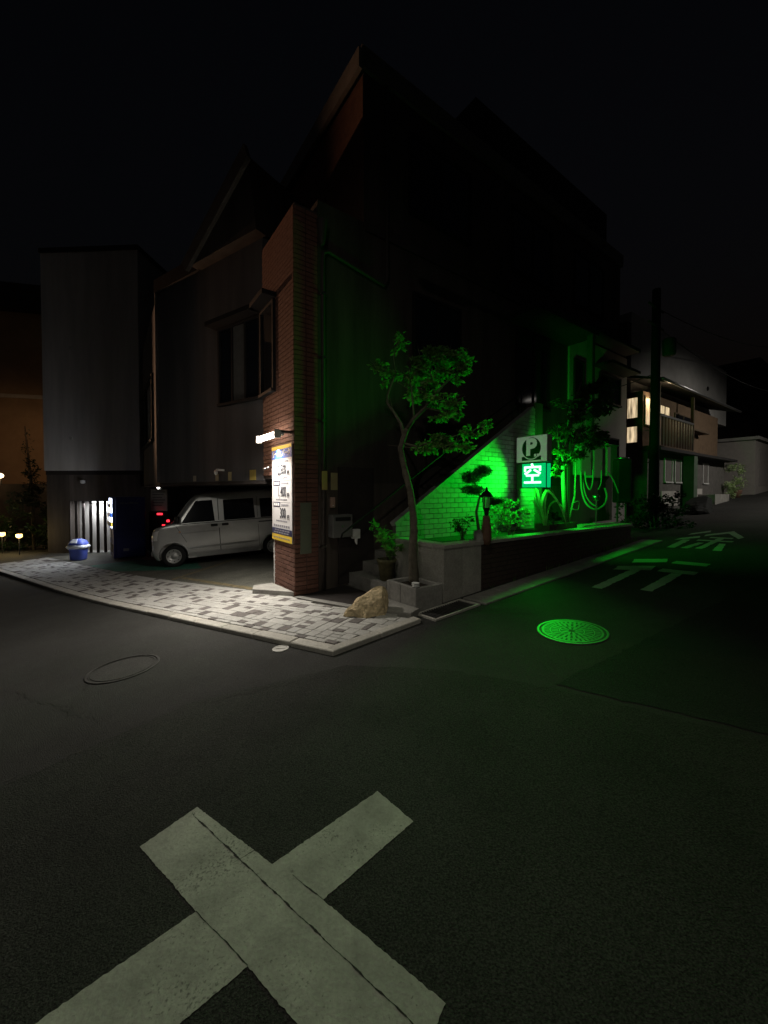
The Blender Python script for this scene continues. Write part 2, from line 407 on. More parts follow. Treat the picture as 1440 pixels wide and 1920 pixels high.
# kerb
kerb = obj('kerb', strip_sheet(.02, 12.6, .02, .13, .012, 42, 1), kerbm, kind='structure')
for i in range(21):
    a0 = .0+i*.6; a1 = a0+.594
    m = MB(lambda p: (*K(p[0], p[1]), p[2]+g(*K(p[0], p[1])))); m.cbox(a0+(.006 if i else 0), a1, -.005, .135, -.06, TOP+.004+random.uniform(-.003, .003), .008)
    obj('kerb_stone', m, kerbm, kerb)
d2 = Vector(P(.64, -2.22)[:2])-KC; e2 = d2.normalized(); n2 = Vector((-e2.y, e2.x))
def Q(a, b2): p = KC+e2*a+n2*b2; return (p.x, p.y)
for i in range(2):
    m = MB(lambda p: (*Q(p[0], p[1]), p[2]+g(*Q(p[0], p[1])))); m.cbox(.005+i*.6, .005+i*.6+.594, 0.0, .135, -.06, TOP+.004, .008)
    obj('kerb_stone', m, kerbm, kerb)
# pavers packed on a module grid inside the pavement outline
MD = .074
COLS = int(12.5/MD); ROWS = 26
inside_poly = [K(.0, .145), K(12.5, .145), K(12.5, 1.40), K(2.0, 1.40), P(-.02, -.30)[:2], P(.30, -1.34)[:2], P(.60, -2.13)[:2], Q(.02, .145)]
def inside(x, y, poly):
    c = False; j = len(poly)-1
    for i in range(len(poly)):
        xi, yi = poly[i]; xj, yj = poly[j]
        if (yi > y) != (yj > y) and x < (xj-xi)*(y-yi)/(yj-yi)+xi: c = not c
        j = i
    return c
grid = {}
def cell_in(i, j):
    x, y = K((i+.5)*MD-1.6, .15+(j+.5)*MD); return inside(x, y, inside_poly)
NI = int(14/MD)
ok = {(i, j): cell_in(i, j) for i in range(NI) for j in range(ROWS)}
pieces = []
rp = random.Random(21)
for i in range(NI):
    for j in range(ROWS):
        if not ok[(i, j)]: continue
        opts = [(2, 2), (2, 2), (2, 4), (4, 2), (2, 2), (1, 3), (2, 1)]
        rp.shuffle(opts)
        for (a, b2) in opts + [(1, 2), (2, 1), (1, 1)]:
            if all(ok.get((i+p, j+q), False) for p in range(a) for q in range(b2)):
                for p in range(a):
                    for q in range(b2): ok[(i+p, j+q)] = False
                pieces.append((i, j, a, b2)); break
darkcells = set()
pl = []
for (i, j, a, b2) in pieces:
    near = any((i+p, j+q) in darkcells for p in range(-1, a+1) for q in range(-1, b2+1))
    dk = a*b2 in (2, 3, 4) and rp.random() < (.08 if near else .36) and a*b2 < 8
    if dk:
        for p in range(a):
            for q in range(b2): darkcells.add((i+p, j+q))
    pl.append((i, j, a, b2, dk))
def dist(p):
    x, y = K((p[0]+p[2]/2)*MD-1.6, .15+(p[1]+p[3]/2)*MD); return math.hypot(x, y)
pl.sort(key=dist)
PM = {}
def paver_mesh(a, b2, dk):
    k = (a, b2, dk)
    if k not in PM:
        m = MB(); gp_ = .0035; hx = a*MD/2-gp_; hy = b2*MD/2-gp_
        m.box(-hx, hx, -hy, hy, -.05, -.004)
        c = .004
        m.add([(-hx, -hy, -.004), (hx, -hy, -.004), (hx, hy, -.004), (-hx, hy, -.004), (-hx+c, -hy+c, 0), (hx-c, -hy+c, 0), (hx-c, hy-c, 0), (-hx+c, hy-c, 0)],
              [(4, 5, 6, 7), (0, 1, 5, 4), (1, 2, 6, 5), (2, 3, 7, 6), (3, 0, 4, 7)])
        PM[k] = m.mesh('paver'); PM[k].materials.append(paver_d if dk else paver_l)
    return PM[k]
far_l, far_d = MB(), MB()
for idx, (i, j, a, b2, dk) in enumerate(pl):
    x, y = K((i+a/2)*MD-1.6, .15+(j+b2/2)*MD); e = .05
    zx = (g(x+e, y)-g(x-e, y))/(2*e); zy = .004
    z = g(x, y)+TOP+random.uniform(-.0025, .0025)
    # K2 then K1 keep the frame right handed
    xa = Vector((K1.x, K1.y, K1.x*zx+K1.y*zy)); ya = Vector((K2.x, K2.y, K2.x*zx+K2.y*zy)); za = -(xa.cross(ya)); za.normalize()
    if idx < 300:
        link('paver', paver_mesh(a, b2, dk), None, pave, mw=mat4((x, y, z), xa, ya, za))
    else:
        fb = far_d if dk else far_l; h1 = a*MD/2-.004; h2 = b2*MD/2-.004
        fb.fn = lambda p, o=Vector((x, y, z)), xa=xa, ya=ya: o+xa*p[0]+ya*p[1]+Vector((0, 0, p[2]))
        fb.box(-h1, h1, -h2, h2, -.04, 0)
obj('paver_field', far_l, paver_l, pave, kind='stuff'); obj('paver_field', far_d, paver_d, pave, kind='stuff')

# parking lot floor under the building, with green and yellow paint
lot = obj('parking_lot', strip_sheet(1.7, 12.6, 1.40, 10.5, .030, 40, 26, lambda a, b2: K(a-max(0, b2-1.4)*.45, b2)), lot_m, kind='structure')
obj('green_paint', sheet([K(1.95, 1.44), K(3.05, 1.44), K(2.95, 2.1), K(2.3, 2.45), K(1.7, 2.2)], .034, .1, .015), green_paint, lot)
obj('green_paint', sheet([K(8.1, 1.44), K(9.6, 1.44), K(9.4, 2.6), K(7.4, 3.1), K(6.2, 2.5)], .034, .1, .02), green_paint, lot)
obj('yellow_line', sheet([K(3.1, 1.46), K(5.6, 1.62), K(5.6, 1.74), K(3.1, 1.58)], .034, .1, .008), yline, lot)
obj('yellow_line', sheet([K(5.6, 1.5), K(5.72, 1.5), K(6.5, 3.6), K(6.38, 3.6)], .034, .1, .008), yline, lot)

# threshold strip, slab, gutter
th = empty('threshold', P(.4, -.4, gp(.4, -.4)), 'entrance floor coloured dark for pillar shade, with a concrete edge at the foot of the stairs', 'entrance floor')
obj('shade_dark_floor', MB(PF).prism([(.06, -.04), (.12, -.28), (.40, -1.22), (.86, -1.20), (.86, -.04)], lambda x, y: gp(x, y)-.05, lambda x, y: gp(x, y)+.052), wall_dark, th)  # pillar shade is put into the floor's dark colour
obj('edge', MB(PF).prism([(-.04, -.04), (.02, -.30), (.30, -1.28), (.86, -1.26), (.86, -1.205), (.395, -1.225), (.115, -.285), (.055, -.04)], lambda x, y: gp(x, y)-.05, lambda x, y: gp(x, y)+.055), concrete, th)
obj('stone_slab', MB(PF).prism([(.33, -1.36), (.60, -2.06), (.79, -2.0), (.79, -1.30)], lambda x, y: gp(x, y)-.02, lambda x, y: gp(x, y)+.085), concrete, label='flat grey stone slab between the yellow rock and the tree box', cat='stone slab', bevel=.008)
gut = empty('gutter', P(1, -2, gp(1, -2)), 'concrete gutter strip along the foot of the planter wall', 'gutter')
for i in range(10):
    t0 = 1.62+i*.6
    obj('gutter_block', MB(lambda p: P(p[0], p[1], p[2]+gp(p[0], p[1]))).cbox(t0+.004, t0+.596, -2.36, -1.96, -.05, .022, .006), concrete, gut)
# steel drain cover
dr = empty('drain_cover', P(1.1, -2.1, gp(1.1, -2.1)), 'dark steel drain grating beside the tree box', 'drain cover')
gf = lambda p: P(p[0], p[1], p[2]+gp(p[0], p[1]))
m = MB(gf)
for (a, b_, c, d) in ((.76, 1.56, -2.32, -2.29), (.76, 1.56, -1.99, -1.96), (.76, .79, -2.29, -1.99), (1.53, 1.56, -2.29, -1.99)): m.box(a, b_, c, d, -.02, .022)
obj('grate_frame', m, kerbm, dr)
obj('grate_pit', MB(gf).box(.79, 1.53, -2.29, -1.99, -.02, .004), blackm, dr)
for i in range(18):
    obj('grate_bar', MB(gf).box(.80+i*.0405, .812+i*.0405, -2.288, -1.992, .004, .018), iron_d, dr)

# ------------------------------------------------------------------ manhole covers
def disc_frame(x, y, off):
    zx = (g(x+.05, y)-g(x-.05, y))/.1
    xa = Vector((1, 0, zx)).normalized(); ya = Vector((0, 1, .004)).normalized()
    return frame((x, y, g(x, y)+off), xa, ya, xa.cross(ya))
def manhole(x, y, r, label, m1, m2, ringmat, pattern=True):
    f = disc_frame(x, y, 0)
    e = empty('manhole_cover', (x, y, g(x, y)), label, 'manhole cover')
    mb = MB(f); mb.lathe([(r*.93, -.02), (r, -.02), (r, .008), (r*.985, .010), (r*.93, .010), (r*.93, -.02)], seg=56, cap=False); obj('frame_ring', mb, ringmat, e)
    obj('plate', MB(f).lathe([(.01, -.02), (r*.91, -.02), (r*.91, .004), (.01, .004)], seg=56), m2, e)
    mb = MB(f)
    for (ra, rb) in (((.80, .86), (.60, .635), (.33, .365)) if pattern else ((.84, .86),)):
        mb.lathe([(r*ra, .003), (r*ra, .009), (r*rb, .009), (r*rb, .003)], seg=48, cap=False)
    obj('raised_rings', mb, m1, e)
    if not pattern: return
    mb = MB(f)
    for (ra, rb, cnt) in ((.655, .785, 36), (.385, .58, 22), (.10, .31, 10)):
        for k in range(cnt):
            a = 2*pi*k/cnt+ra; w_ = pi/cnt*.52
            v = []
            for z in (.003, .009):
                for (rr, aa) in ((ra, a-w_), (rb, a-w_), (rb, a+w_), (ra, a+w_)): v.append((r*rr*cos(aa), r*rr*sin(aa), z))
            mb.add(v, [(4, 5, 6, 7), (0, 1, 5, 4), (1, 2, 6, 5), (2, 3, 7, 6), (3, 0, 4, 7)])
    obj('raised_pattern', mb, m1, e)
manhole(1.93, 3.92, .335, 'round cast iron manhole cover glinting green on the hill road', iron, iron_d, iron)
manhole(-2.61, 3.82, .315, 'dull asphalt-coloured manhole cover in the left street', asphalt, asphalt, iron_d, False)
f = disc_frame(-1.09, 4.02, 0)
e = empty('valve_cap', (-1.09, 4.02, g(-1.09, 4.02)), 'small round pale metal valve cap beside the kerb', 'valve cap')
obj('cap_ring', MB(f).lathe([(.068, -.02), (.085, -.02), (.085, .010), (.068, .010), (.068, -.02)], seg=32, cap=False), grey_box, e)
obj('cap_plate', MB(f).lathe([(.004, -.02), (.066, -.02), (.066, .007), (.004, .007)], seg=32), grey_box, e)
obj('cap_ridge', MB(f).box(-.05, .05, -.008, .008, .007, .012), grey_box, e)

# ------------------------------------------------------------------ the corner building
bld = empty('corner_building', P(0, 0, gp(0, 0)), 'tall brown brick corner building with outside stairs and parking under its left wing', 'building')
A = P(0, 1.42); FW = Vector((-.84, .5426, 0)); NW = Vector((.5426, .84, 0))         # left wing wall direction and inward normal
def W(a, b2, z): return (A[0]+FW.x*a+NW.x*b2, A[1]+FW.y*a+NW.y*b2, z)
WL = 3.66
ZB = 1.80
obj('parking_side_wall', MB(PF).prism([(.40, .0), (11.5, 0), (11.5, 6.5), (3.4, 6.5), (2.4, .86), (.40, .86)], -1.2, ZB-.061), tile_dark, bld)
obj('wall', MB(PF).box(.40, 11.5, 0, 6.5, ZB-.06, 6.2), tile_dark, bld, label='dark tiled side wall facing the hill road')
obj('upper_wall', MB(PF).box(1.27, 11.0, .0, 6.5, 6.2, 8.72), tile_dark, bld, label='set back dark upper storey')
obj('upper_brick_facing', MB(PF).box(1.252, 1.27, .0, 6.0, 6.2, 8.655), mat('brick_upper', (.15, .075, .052), .85, var=.2, scale=9, bump=.5, bscale=30), bld)
obj('parapet', MB(PF).box(1.20, 11.05, -.07, 6.55, 8.72, 9.08), mat('roof_band', (.16, .15, .14), .8, var=.15), bld, label='pale band round the roof edge')
obj('roof_storey', MB(PF).box(4.4, 10.6, .25, 6.0, 9.08, 10.35), roof_m, bld)
obj('eave', MB(PF).box(1.13, 1.20, -.07, 5.0, 8.66, 9.0), mat('eave_board', (.26, .24, .22), .8, var=.15), bld)
obj('floor_band', MB(PF).box(1.3, 11.5, -.045, 0, 6.05, 6.25), wall_dark, bld)
# left wing over the parking
wing = [W(0, 0, 0)[:2], W(WL, 0, 0)[:2]]
endp = Vector(W(WL, 0, 0)); e1 = endp+Vector((LX[0], LX[1], 0))*5.5
wpoly = [wing[1], wing[0], P(.4, 1.42)[:2], P(.4, 7)[:2], (e1.x, e1.y)]
obj('wing_wall', MB().prism(wpoly[::-1], ZB, 6.2), wall_grey, bld, label='grey rendered wing wall over the parking space')
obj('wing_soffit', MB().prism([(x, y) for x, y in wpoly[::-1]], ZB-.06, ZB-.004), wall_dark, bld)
# wing gable roof: steep rake falling to the left
m = MB(); pr = [(-.1, 6.2), (.1, 7.55), (1.95, 6.2)]
m.add([W(a, -.22, z) for a, z in pr]+[W(a, 5, z) for a, z in pr], [(0, 2, 1), (3, 4, 5), (0, 1, 4, 3), (1, 2, 5, 4), (2, 0, 3, 5)])
obj('gable', m, tile_dark, bld)
m = MB(); q = [(.02, 7.45), (.12, 7.72), (2.12, 6.28), (1.98, 6.08)]
m.add([W(a, -.30, z) for a, z in q]+[W(a, -.22, z) for a, z in q], [(0, 1, 2, 3), (7, 6, 5, 4), (0, 4, 5, 1), (1, 5, 6, 2), (2, 6, 7, 3), (3, 7, 4, 0)])
obj('rake_board', m, mat('rake', (.12, .11, .10), .8, var=.15), bld)
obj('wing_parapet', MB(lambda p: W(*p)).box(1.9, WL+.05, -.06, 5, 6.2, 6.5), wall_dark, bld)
# corner pier, with separate bricks on the lit lower part
pier = obj('pillar', MB(PF).box(.012, .398, .012, .86, -.9, 6.0), mortar_d, bld)
obj('pier_upper', MB(PF).box(.012, .398, .862, 1.42, ZB+.02, 6.0), mortar_d, bld)
BH = .073; BL = .215
def brick_mesh(ln, dp, h):
    m = MB(); x0, x1, y0, y1, z0, z1 = .004, ln-.004, 0, dp, .004, h-.005; c = .003
    m.add([(x0, c, z0), (x1, c, z0), (x1, c, z1), (x0, c, z1), (x0+c, 0, z0+c), (x1-c, 0, z0+c), (x1-c, 0, z1-c), (x0+c, 0, z1-c), (x0, y1, z0), (x1, y1, z0), (x1, y1, z1), (x0, y1, z1)],
          [(4, 5, 6, 7), (0, 1, 5, 4), (1, 2, 6, 5), (2, 3, 7, 6), (3, 0, 4, 7), (8, 9, 1, 0), (9, 10, 2, 1), (10, 11, 3, 2), (11, 8, 0, 3)])
    return m.mesh('brick')
BM = {}
def brick_at(parent, o, xa, inward, ln, mt, h=BH, dp=.03):
    k = (round(ln, 3), mt.name, h, dp)
    if k not in BM: BM[k] = brick_mesh(ln, dp, h); BM[k].materials.append(mt)
    j = random.uniform(-.0018, .0018)
    o = Vector(o)+Vector(inward)*j
    link('brick', BM[k], None, parent, mw=mat4(o, xa, inward))
far_b = MB()
zc = -.17; row = 0
while zc < 5.95:
    smax = .86 if zc < ZB+.02 else 1.42
    s = 0.0; first = BL if row % 2 == 0 else BL/2
    while s < smax-.03:
        ln = min(first, smax-s); first = BL
        o = P(-.012, s, zc)
        if zc < 2.75:
            brick_at(pier, o, (LX[0], LX[1], 0), (RX[0], RX[1], 0), ln, brick_r)
        else:
            far_b.fn = PF; far_b.box(-.012, .014, s+.004, s+ln-.004, zc+.004, zc+BH-.005)
        s += ln
    # side facing the stairs
    t = 0.012 if row % 2 else -.012+.0
    ln = .2
    for k in range(2):
        t0 = -.010+k*.205
        if zc < 2.2: brick_at(pier, P(t0+.2, -.004, zc), (-RX[0], -RX[1], 0), (LX[0], LX[1], 0), .2, brick_r, dp=.015)
        else:
            far_b.fn = PF; far_b.box(t0+.003, t0+.197, -.004, .012, zc+.004, zc+BH-.005)
    zc += BH; row += 1
obj('upper_bricks', far_b, brick_r, bld, kind='stuff')

# corner window with a hood, on the pier face and the wing wall
def window(fn, x0, x1, z0, z1, parent, panes=2, fm=blackm, gm=glass_d, d=.05, cur=None):
    fr = MB(fn); b_ = .05
    fr.box(x0-b_, x1+b_, -d, 0, z1, z1+b_); fr.box(x0-b_, x1+b_, -d-.03, 0, z0-b_, z0)
    fr.box(x0-b_, x0, -d, 0, z0, z1); fr.box(x1, x1+b_, -d, 0, z0, z1)
    for k in range(1, panes):
        xm = x0+(x1-x0)*k/panes; fr.box(xm-.02, xm+.02, -d+.005, 0, z0, z1)
    wo_ = obj('window', fr, fm, parent)
    for k in range(panes):
        a = x0+(x1-x0)*k/panes; c = x0+(x1-x0)*(k+1)/panes
        g_ = gm if not (cur and k in cur) else curtain
        obj('pane', MB(fn).box(a+.021, c-.021, -.018, -.004, z0+.001, z1-.001), g_, wo_)
    return wo_
window(lambda p: P(p[1]-.014, p[0], p[2]), .80, 1.38, 3.34, 4.78, bld, 1)
window(lambda p: W(p[0], p[1], p[2]), .08, 1.25, 3.34, 4.78, bld, 3, cur=(1,))
m = MB(PF); m.box(-.26, .01, .70, 1.42, 4.84, 4.92); obj('window_hood', m, blackm, bld)
m = MB(lambda p: W(*p)); m.box(.0, 1.4, -.26, 0, 4.84, 4.92); obj('window_hood', m, blackm, bld)
# dark window in the return wall of the wing
RT = lambda p: (endp.x+LX[0]*p[0]+RX[0]*p[1], endp.y+LX[1]*p[0]+RX[1]*p[1], p[2])
window(RT, 1.2, 4.9, 2.95, 4.6, bld, 2)
m = MB(RT); m.box(-.03, .02, -.06, .0, ZB, 6.2); obj('corner_trim', m, wall_grey, bld)
# windows on the hill side
for (t0, t1, z0, z1) in ((2.4, 3.6, 3.9, 5.3), (5.6, 6.9, 3.7, 5.4), (2.3, 3.9, 6.8, 8.2), (5.4, 7.0, 6.8, 8.2), (8.2, 9.8, 6.8, 8.2)):
    window(PF, t0, t1, z0, z1, bld, 2)
# pale annex facing at the uphill end
obj('annex_facing', MB(PF).box(7.9, 11.45, -.05, -.001, -.5, 5.9), wall_white, bld, label='pale tiled facing at the uphill end')
for (t0, t1, z0, z1) in ((8.15, 8.6, 3.8, 5.2), (9.6, 10.9, 4.3, 5.1), (9.4, 10.8, 2.2, 3.2)):
    window(lambda p: P(p[0], p[1]-.051, p[2]), t0, t1, z0, z1, bld, 1)
obj('window_hood', MB(PF).box(9.3, 11.2, -.55, -.051, 5.25, 5.33), roof_m, bld)
obj('window_hood', MB(PF).box(8.0, 11.3, -.5, -.051, 5.95, 6.05), roof_m, bld)
obj('canopy', MB(PF).box(5.2, 7.9, -.82, 0, 5.55, 5.72), roof_m, bld)
obj('canopy_post', MB(PF).box(7.6, 7.74, -.80, -.66, 2.75, 5.55), tile_dark, bld)

# rainwater pipe on the stair side
m = MB(PF); m.smooth = True
m.tube([(1.72, -.06, 8.7), (1.72, -.06, 5.35), (1.66, -.06, 5.22), (.56, -.06, 5.42), (.46, -.07, 5.36), (.45, -.07, 5.2), (.45, -.07, .0)], .032, 10)
dp = obj('drainpipe', m, pipe_m, bld)
m = MB(PF); m.lathe([(.03, 0), (.05, .05), (.085, .34), (.085, .38)], (.43, -.09, 5.45), 14); obj('rain_head', m, pipe_m, bld)
for z in (.7, 1.7, 2.7, 3.7, 4.7):
    obj('pipe_clip', MB(PF).box(.41, .49, -.11, 0, z, z+.03), steel, dp)
# recess: door at stair foot, mailbox etc are separate things
obj('door', MB(PF).box(.75, 1.45, -.03, 0, .05, 2.0), wall_dark, bld)

# outside stairs behind the white brick wall
SWT0, SWT1 = 1.36, 5.16
def zd(t): return 1.518+.6185*(t-2.02)
nst = 16
for i in range(nst):
    t0 = .95+i*.27
    obj('step', MB(PF).box(t0, t0+.30, -.70, -.005, (-.3 if i < 3 else zd(t0)-1.15-.2), .0+.06+(i+1)*.167), concrete, bld)
sw = obj('stair_wall', MB(PF).add([(SWT0, -.775, -.3), (SWT1, -.775, -.3), (SWT1, -.775, zd(SWT1)-.07), (SWT0, -.775, zd(SWT0)-.07), (SWT0, -.705, -.3), (SWT1, -.705, -.3), (SWT1, -.705, zd(SWT1)-.07), (SWT0, -.705, zd(SWT0)-.07)],
     [(0, 1, 2, 3), (7, 6, 5, 4), (0, 4, 5, 1), (1, 5, 6, 2), (2, 6, 7, 3), (3, 7, 4, 0)]), mortar, bld, label='sloping white brick stair wall lit green')
WH = .088; WLN = .205
zc = .60; row = 0
CUTL = lambda t: zd(t)-.072
while zc < 3.4:
    t = SWT0-(WLN/2 if row % 2 else 0)
    while t < SWT1-.02:
        a = max(t, SWT0); b_ = min(t+WLN, SWT1); t += WLN
        if CUTL(b_) < zc+.02 or b_-a < .03: continue
        if CUTL(a) >= zc+WH:
            brick_at(sw, P(a, -.787, zc), (RX[0], RX[1], 0), (LX[0], LX[1], 0), b_-a, brick_w, h=WH, dp=.014)
        else:
            x0, x1, z0, z1 = a+.004, b_-.004, zc+.004, zc+WH-.005
            poly = [(x0, z0), (x1, z0), (x1, z1), (x0, z1)]; out = []
            for k in range(4):
                p_, q_ = poly[k], poly[(k+1) % 4]; dp_ = CUTL(p_[0])-p_[1]; dq_ = CUTL(q_[0])-q_[1]
                if dp_ >= 0: out.append(p_)
                if dp_*dq_ < 0: u_ = dp_/(dp_-dq_); out.append((p_[0]+(q_[0]-p_[0])*u_, p_[1]+(q_[1]-p_[1])*u_))
            if len(out) > 2:
                n_ = len(out); m = MB(PF); m.add([(x, -.787, z) for x, z in out]+[(x, -.774, z) for x, z in out], [tuple(range(n_)), tuple(range(2*n_-1, n_-1, -1))]+[(k, n_+k, n_+(k+1) % n_, (k+1) % n_) for k in range(n_)])
                obj('brick', m, brick_w, sw)
    zc += WH; row += 1
# brick-on-edge coping along the slope
ang = math.atan(.6185); ca, sa = cos(ang), sin(ang)
cop_dir = Vector((RX[0]*ca, RX[1]*ca, sa)); cop_up = Vector((-RX[0]*sa, -RX[1]*sa, ca)); cop_in = Vector((LX[0], LX[1], 0))
k = 0; t = SWT0
CM = MB(); CM.box(.003, .207, 0, .13, 0, .07); CMm = CM.mesh('coping_brick'); CMm.materials.append(brick_w)
while t < SWT1-.15:
    o = Vector(P(t, -.80, zd(t)-.072))
    link('coping_brick', CMm, None, sw, mw=mat4(o, cop_dir, cop_in, cop_up)); t += .21*ca
obj('stair_end_post', MB(PF).box(5.17, 5.42, -.80, -.55, .5, zd(SWT1)+.05), tile_dark, bld)
hr = MB(PF); hr.smooth = True; hr.tube([(.46, -.62, .90), (.48, -.62, .97), (.53, -.62, 1.0), (2.0, -.62, zd(2.0)+.42), (5.1, -.62, zd(5.1)+.42)], .016, 8)
for tt in (1.8, 3.3, 4.9): hr.tube([(tt, -.62, zd(tt)-.8), (tt, -.62, zd(tt)+.42)], .012, 6)
obj('handrail', hr, blackm, bld)

# ------------------------------------------------------------------ price sign and twin tube lamp on the pier
sg = empty('price_sign', P(-.03, .46, .78), 'tall white parking price board under the tube lamp on the brick pillar', 'sign')
SF = lambda p: P(-.034-p[2], .47-p[0], p[1])           # x to the right as seen, y up, z out of the face
def sbox(name, x0, x1, y0, y1, z0, z1, m, parent): return obj(name, MB(SF).box(x0, x1, y0, y1, z0, z1), m, parent)
board = sbox('board', -.43, .43, .78, 2.345, -.015, 0, white_b, sg)
sbox('top_band', -.43, .43, 2.286, 2.345, .0005, .003, yellow_p, sg)
hd = sbox('header', -.43, .43, 2.135, 2.285, .0005, .003, blue_p, sg)
sbox('footer', -.43, .43, .885, .985, .0005, .003, navy_p, sg)
sbox('bottom_band', -.43, .43, .78, .884, .0005, .003, yellow_p, sg)
TXF = lambda ox, oy: (lambda p: SF((ox+p[0], oy+p[1], .004+p[2])))
link('header_text', text_mesh('Eーっとパーク', .112, TXF(0, 2.21), bold=.004, sx=1.05, depth=.001), white_p, sg)
for (yb, pr_, sx_) in ((1.72, '2,500', 1.0), (1.395, '1,400', 1.0), (1.10, '300', 1.0)):
    pass
for (yc, pr_) in ((1.94, '2,500'), (1.585, '1,400'), (1.235, '300')):
    link('price', text_mesh(pr_, .235, TXF(.02 if len(pr_) > 3 else .06, yc), bold=.004, sx=.70 if len(pr_) > 3 else .74, depth=.001), ink, sg)
    link('yen_mark', text_mesh('円', .085, TXF(.285, yc-.055), bold=.002, depth=.001), ink, sg)
    sbox('time_tag', -.36, -.06, yc+.105, yc+.185, .0005, .003, ink_g if yc > 1.7 else navy_p, sg)
    for k in range(3): sbox('tag_mark', -.325+k*.085, -.265+k*.085, yc+.122, yc+.168, .0035, .0045, white_p, sg)
    for k in range(5): sbox('small_print', .0+k*.06, .045+k*.06, yc+.125, yc+.155, .0005, .0025, ink_g, sg)
    for k in range(7): sbox('small_print', -.24+k*.07, -.185+k*.07, yc-.135, yc-.112, .0005, .0025, ink_g, sg)
    if yc > 1.3: sbox('divider', -.38, .38, yc-.168, yc-.164, .0005, .002, ink_g, sg)
for r_, yy in enumerate((1.975,)):
    pass
for k in range(8): sbox('small_print', -.36+k*.09, -.295+k*.09, 1.01, 1.045, .0005, .0025, ink_g, sg)
for r_ in range(2):
    for k in range(6): sbox('footer_mark', -.30+k*.11-r_*.04, -.215+k*.11-r_*.04, .945-r_*.04, .965-r_*.04, .0035, .0045, ink_g, sg)
for k in range(9): sbox('band_mark', -.36+k*.08, -.30+k*.08, .82, .84, .0035, .0045, ink_g, sg)

lp = empty('tube_lamp', P(-.1, .45, 2.42), 'bright twin tube lamp over the price board', 'lamp')
tube_e = emat('tube_glow', (1.0, .90, .74), 20)
for (dz, dt) in ((2.52, -.20), (2.445, -.25)):
    m = MB(PF); m.smooth = True; m.tube([(dt, .16, dz), (dt, .98, dz)], .019, 10); obj('tube', m, tube_e, lp)
obj('back_bar', MB(PF).box(-.17, -.13, .10, 1.02, 2.46, 2.50), white_p, lp)
for a_, b_ in ((.10, .158), (.982, 1.03)):
    obj('end_cap', MB(PF).box(-.275, -.175, a_, b_, 2.42, 2.545), white_p, lp, bevel=.01)
m = MB(PF); m.box(-.2, -.012, .12, .17, 2.50, 2.54); obj('bracket', m, steel, lp)
lo = Vector(P(-.33, .57, 2.42)); tg = Vector(P(-1.3, .45, .3))
light('tube_light', 'AREA', lo, 104, (1.0, .93, .82), lp, tg, shape='RECTANGLE', size=.10, size_y=.8, spread=radians(150))

# corner guard and chipped edge on the parking side of the pillar
cg = empty('corner_guard', P(0, .88, .9), 'yellow and black striped corner guard on the pillar edge', 'corner guard')
for k in range(8):
    z0 = .98+k*.085
    obj('stripe', MB(PF).box(-.028, .05, .861, .893, z0, z0+.085), yellow_p if k % 2 == 0 else blackp, cg)
m = MB(PF)
for k in range(22): m.box(-.020, .03, .861, .868+random.uniform(.006, .02), -.1+k*.045, -.1+(k+1)*.045-.001)
obj('worn_edge', m, white_p, bld, label='chipped white edge strip low on the pillar')
# wedge ramp at the pillar foot
m = MB(PF); zg = gp(-.1, .5)
m.prism([(-.02, .02), (-.02, .95), (-.32, 1.05), (-.42, .78)], lambda x, y: gp(x, y)+.02, lambda x, y: gp(x, y)+.12)
obj('kerb_ramp', m, concrete, label='small wedge of concrete at the foot of the brick pillar', cat='ramp', bevel=.006)
# plate sign on the stair side of pillar
npl = empty('name_plate', P(.16, -.02, .9), 'narrow vertical name plate on the shaded side of the brick pillar', 'sign')
obj('plate', MB(PF).box(.08, .26, -.030, -.006, .62, 1.42), mat('plate_green', (.16, .18, .13), .6, var=.1), npl)
for k in range(0): obj('plate_mark', MB(PF).box(.12, .22, -.034, -.0305, .75+k*.13, .83+k*.13), ink, npl)

# small things by the stair foot
mbx = empty('mailbox', P(.72, -.1, .75), 'grey metal mailbox on the dark wall by the stairs', 'mailbox')
obj('box', MB(PF).box(.56, .92, -.19, -.01, .85, 1.22), mat('mailbox_grey', (.16, .16, .155), .5, var=.1), mbx, bevel=.008)
obj('slot_flap', MB(PF).box(.60, .88, -.20, -.191, 1.12, 1.18), blackp, mbx)
obj('lock', MB(PF).box(.72, .75, -.205, -.191, 1.02, 1.05), steel, mbx)
icm = empty('intercom', P(.58, -.03, 1.3), 'small pinkish door chime above the mailbox', 'intercom')
obj('case', MB(PF).box(.60, .68, -.045, -.001, 1.33, 1.50), mat('chime_pink', (.45, .30, .24), .6, var=.05), icm, bevel=.006)
obj('button', MB(PF).lathe([(.012, 0), (.012, .01)], (.64, -.05, 1.36), 10), white_p, icm)
obj('notice', MB(PF).box(.62, .74, -.014, -.001, 1.62, 1.90), mat('notice_yellow', (.40, .34, .17), .7, var=.1), label='small yellowed notice on the dark wall above the mailbox', cat='notice')
obj('pipe_tag', MB(PF).box(.405, .50, -.112, -.104, 1.62, 1.92), mat('tag_yellow', (.45, .36, .12), .6, var=.1), label='yellow tag wrapped on the drainpipe', cat='tag')
wd = empty('tap_box', P(1.0, -.1, .7), 'small white plastic hose tap box right of the mailbox', 'tap box')
obj('case', MB(PF).box(.98, 1.12, -.12, -.031, .80, .96), white_p, wd, bevel=.01)
m = MB(PF); m.smooth = True; m.tube([(1.05, -.09, .80), (1.05, -.09, .74), (1.06, -.10, .70)], [.03, .022, .01], 8); obj('spout', m, white_p, wd)

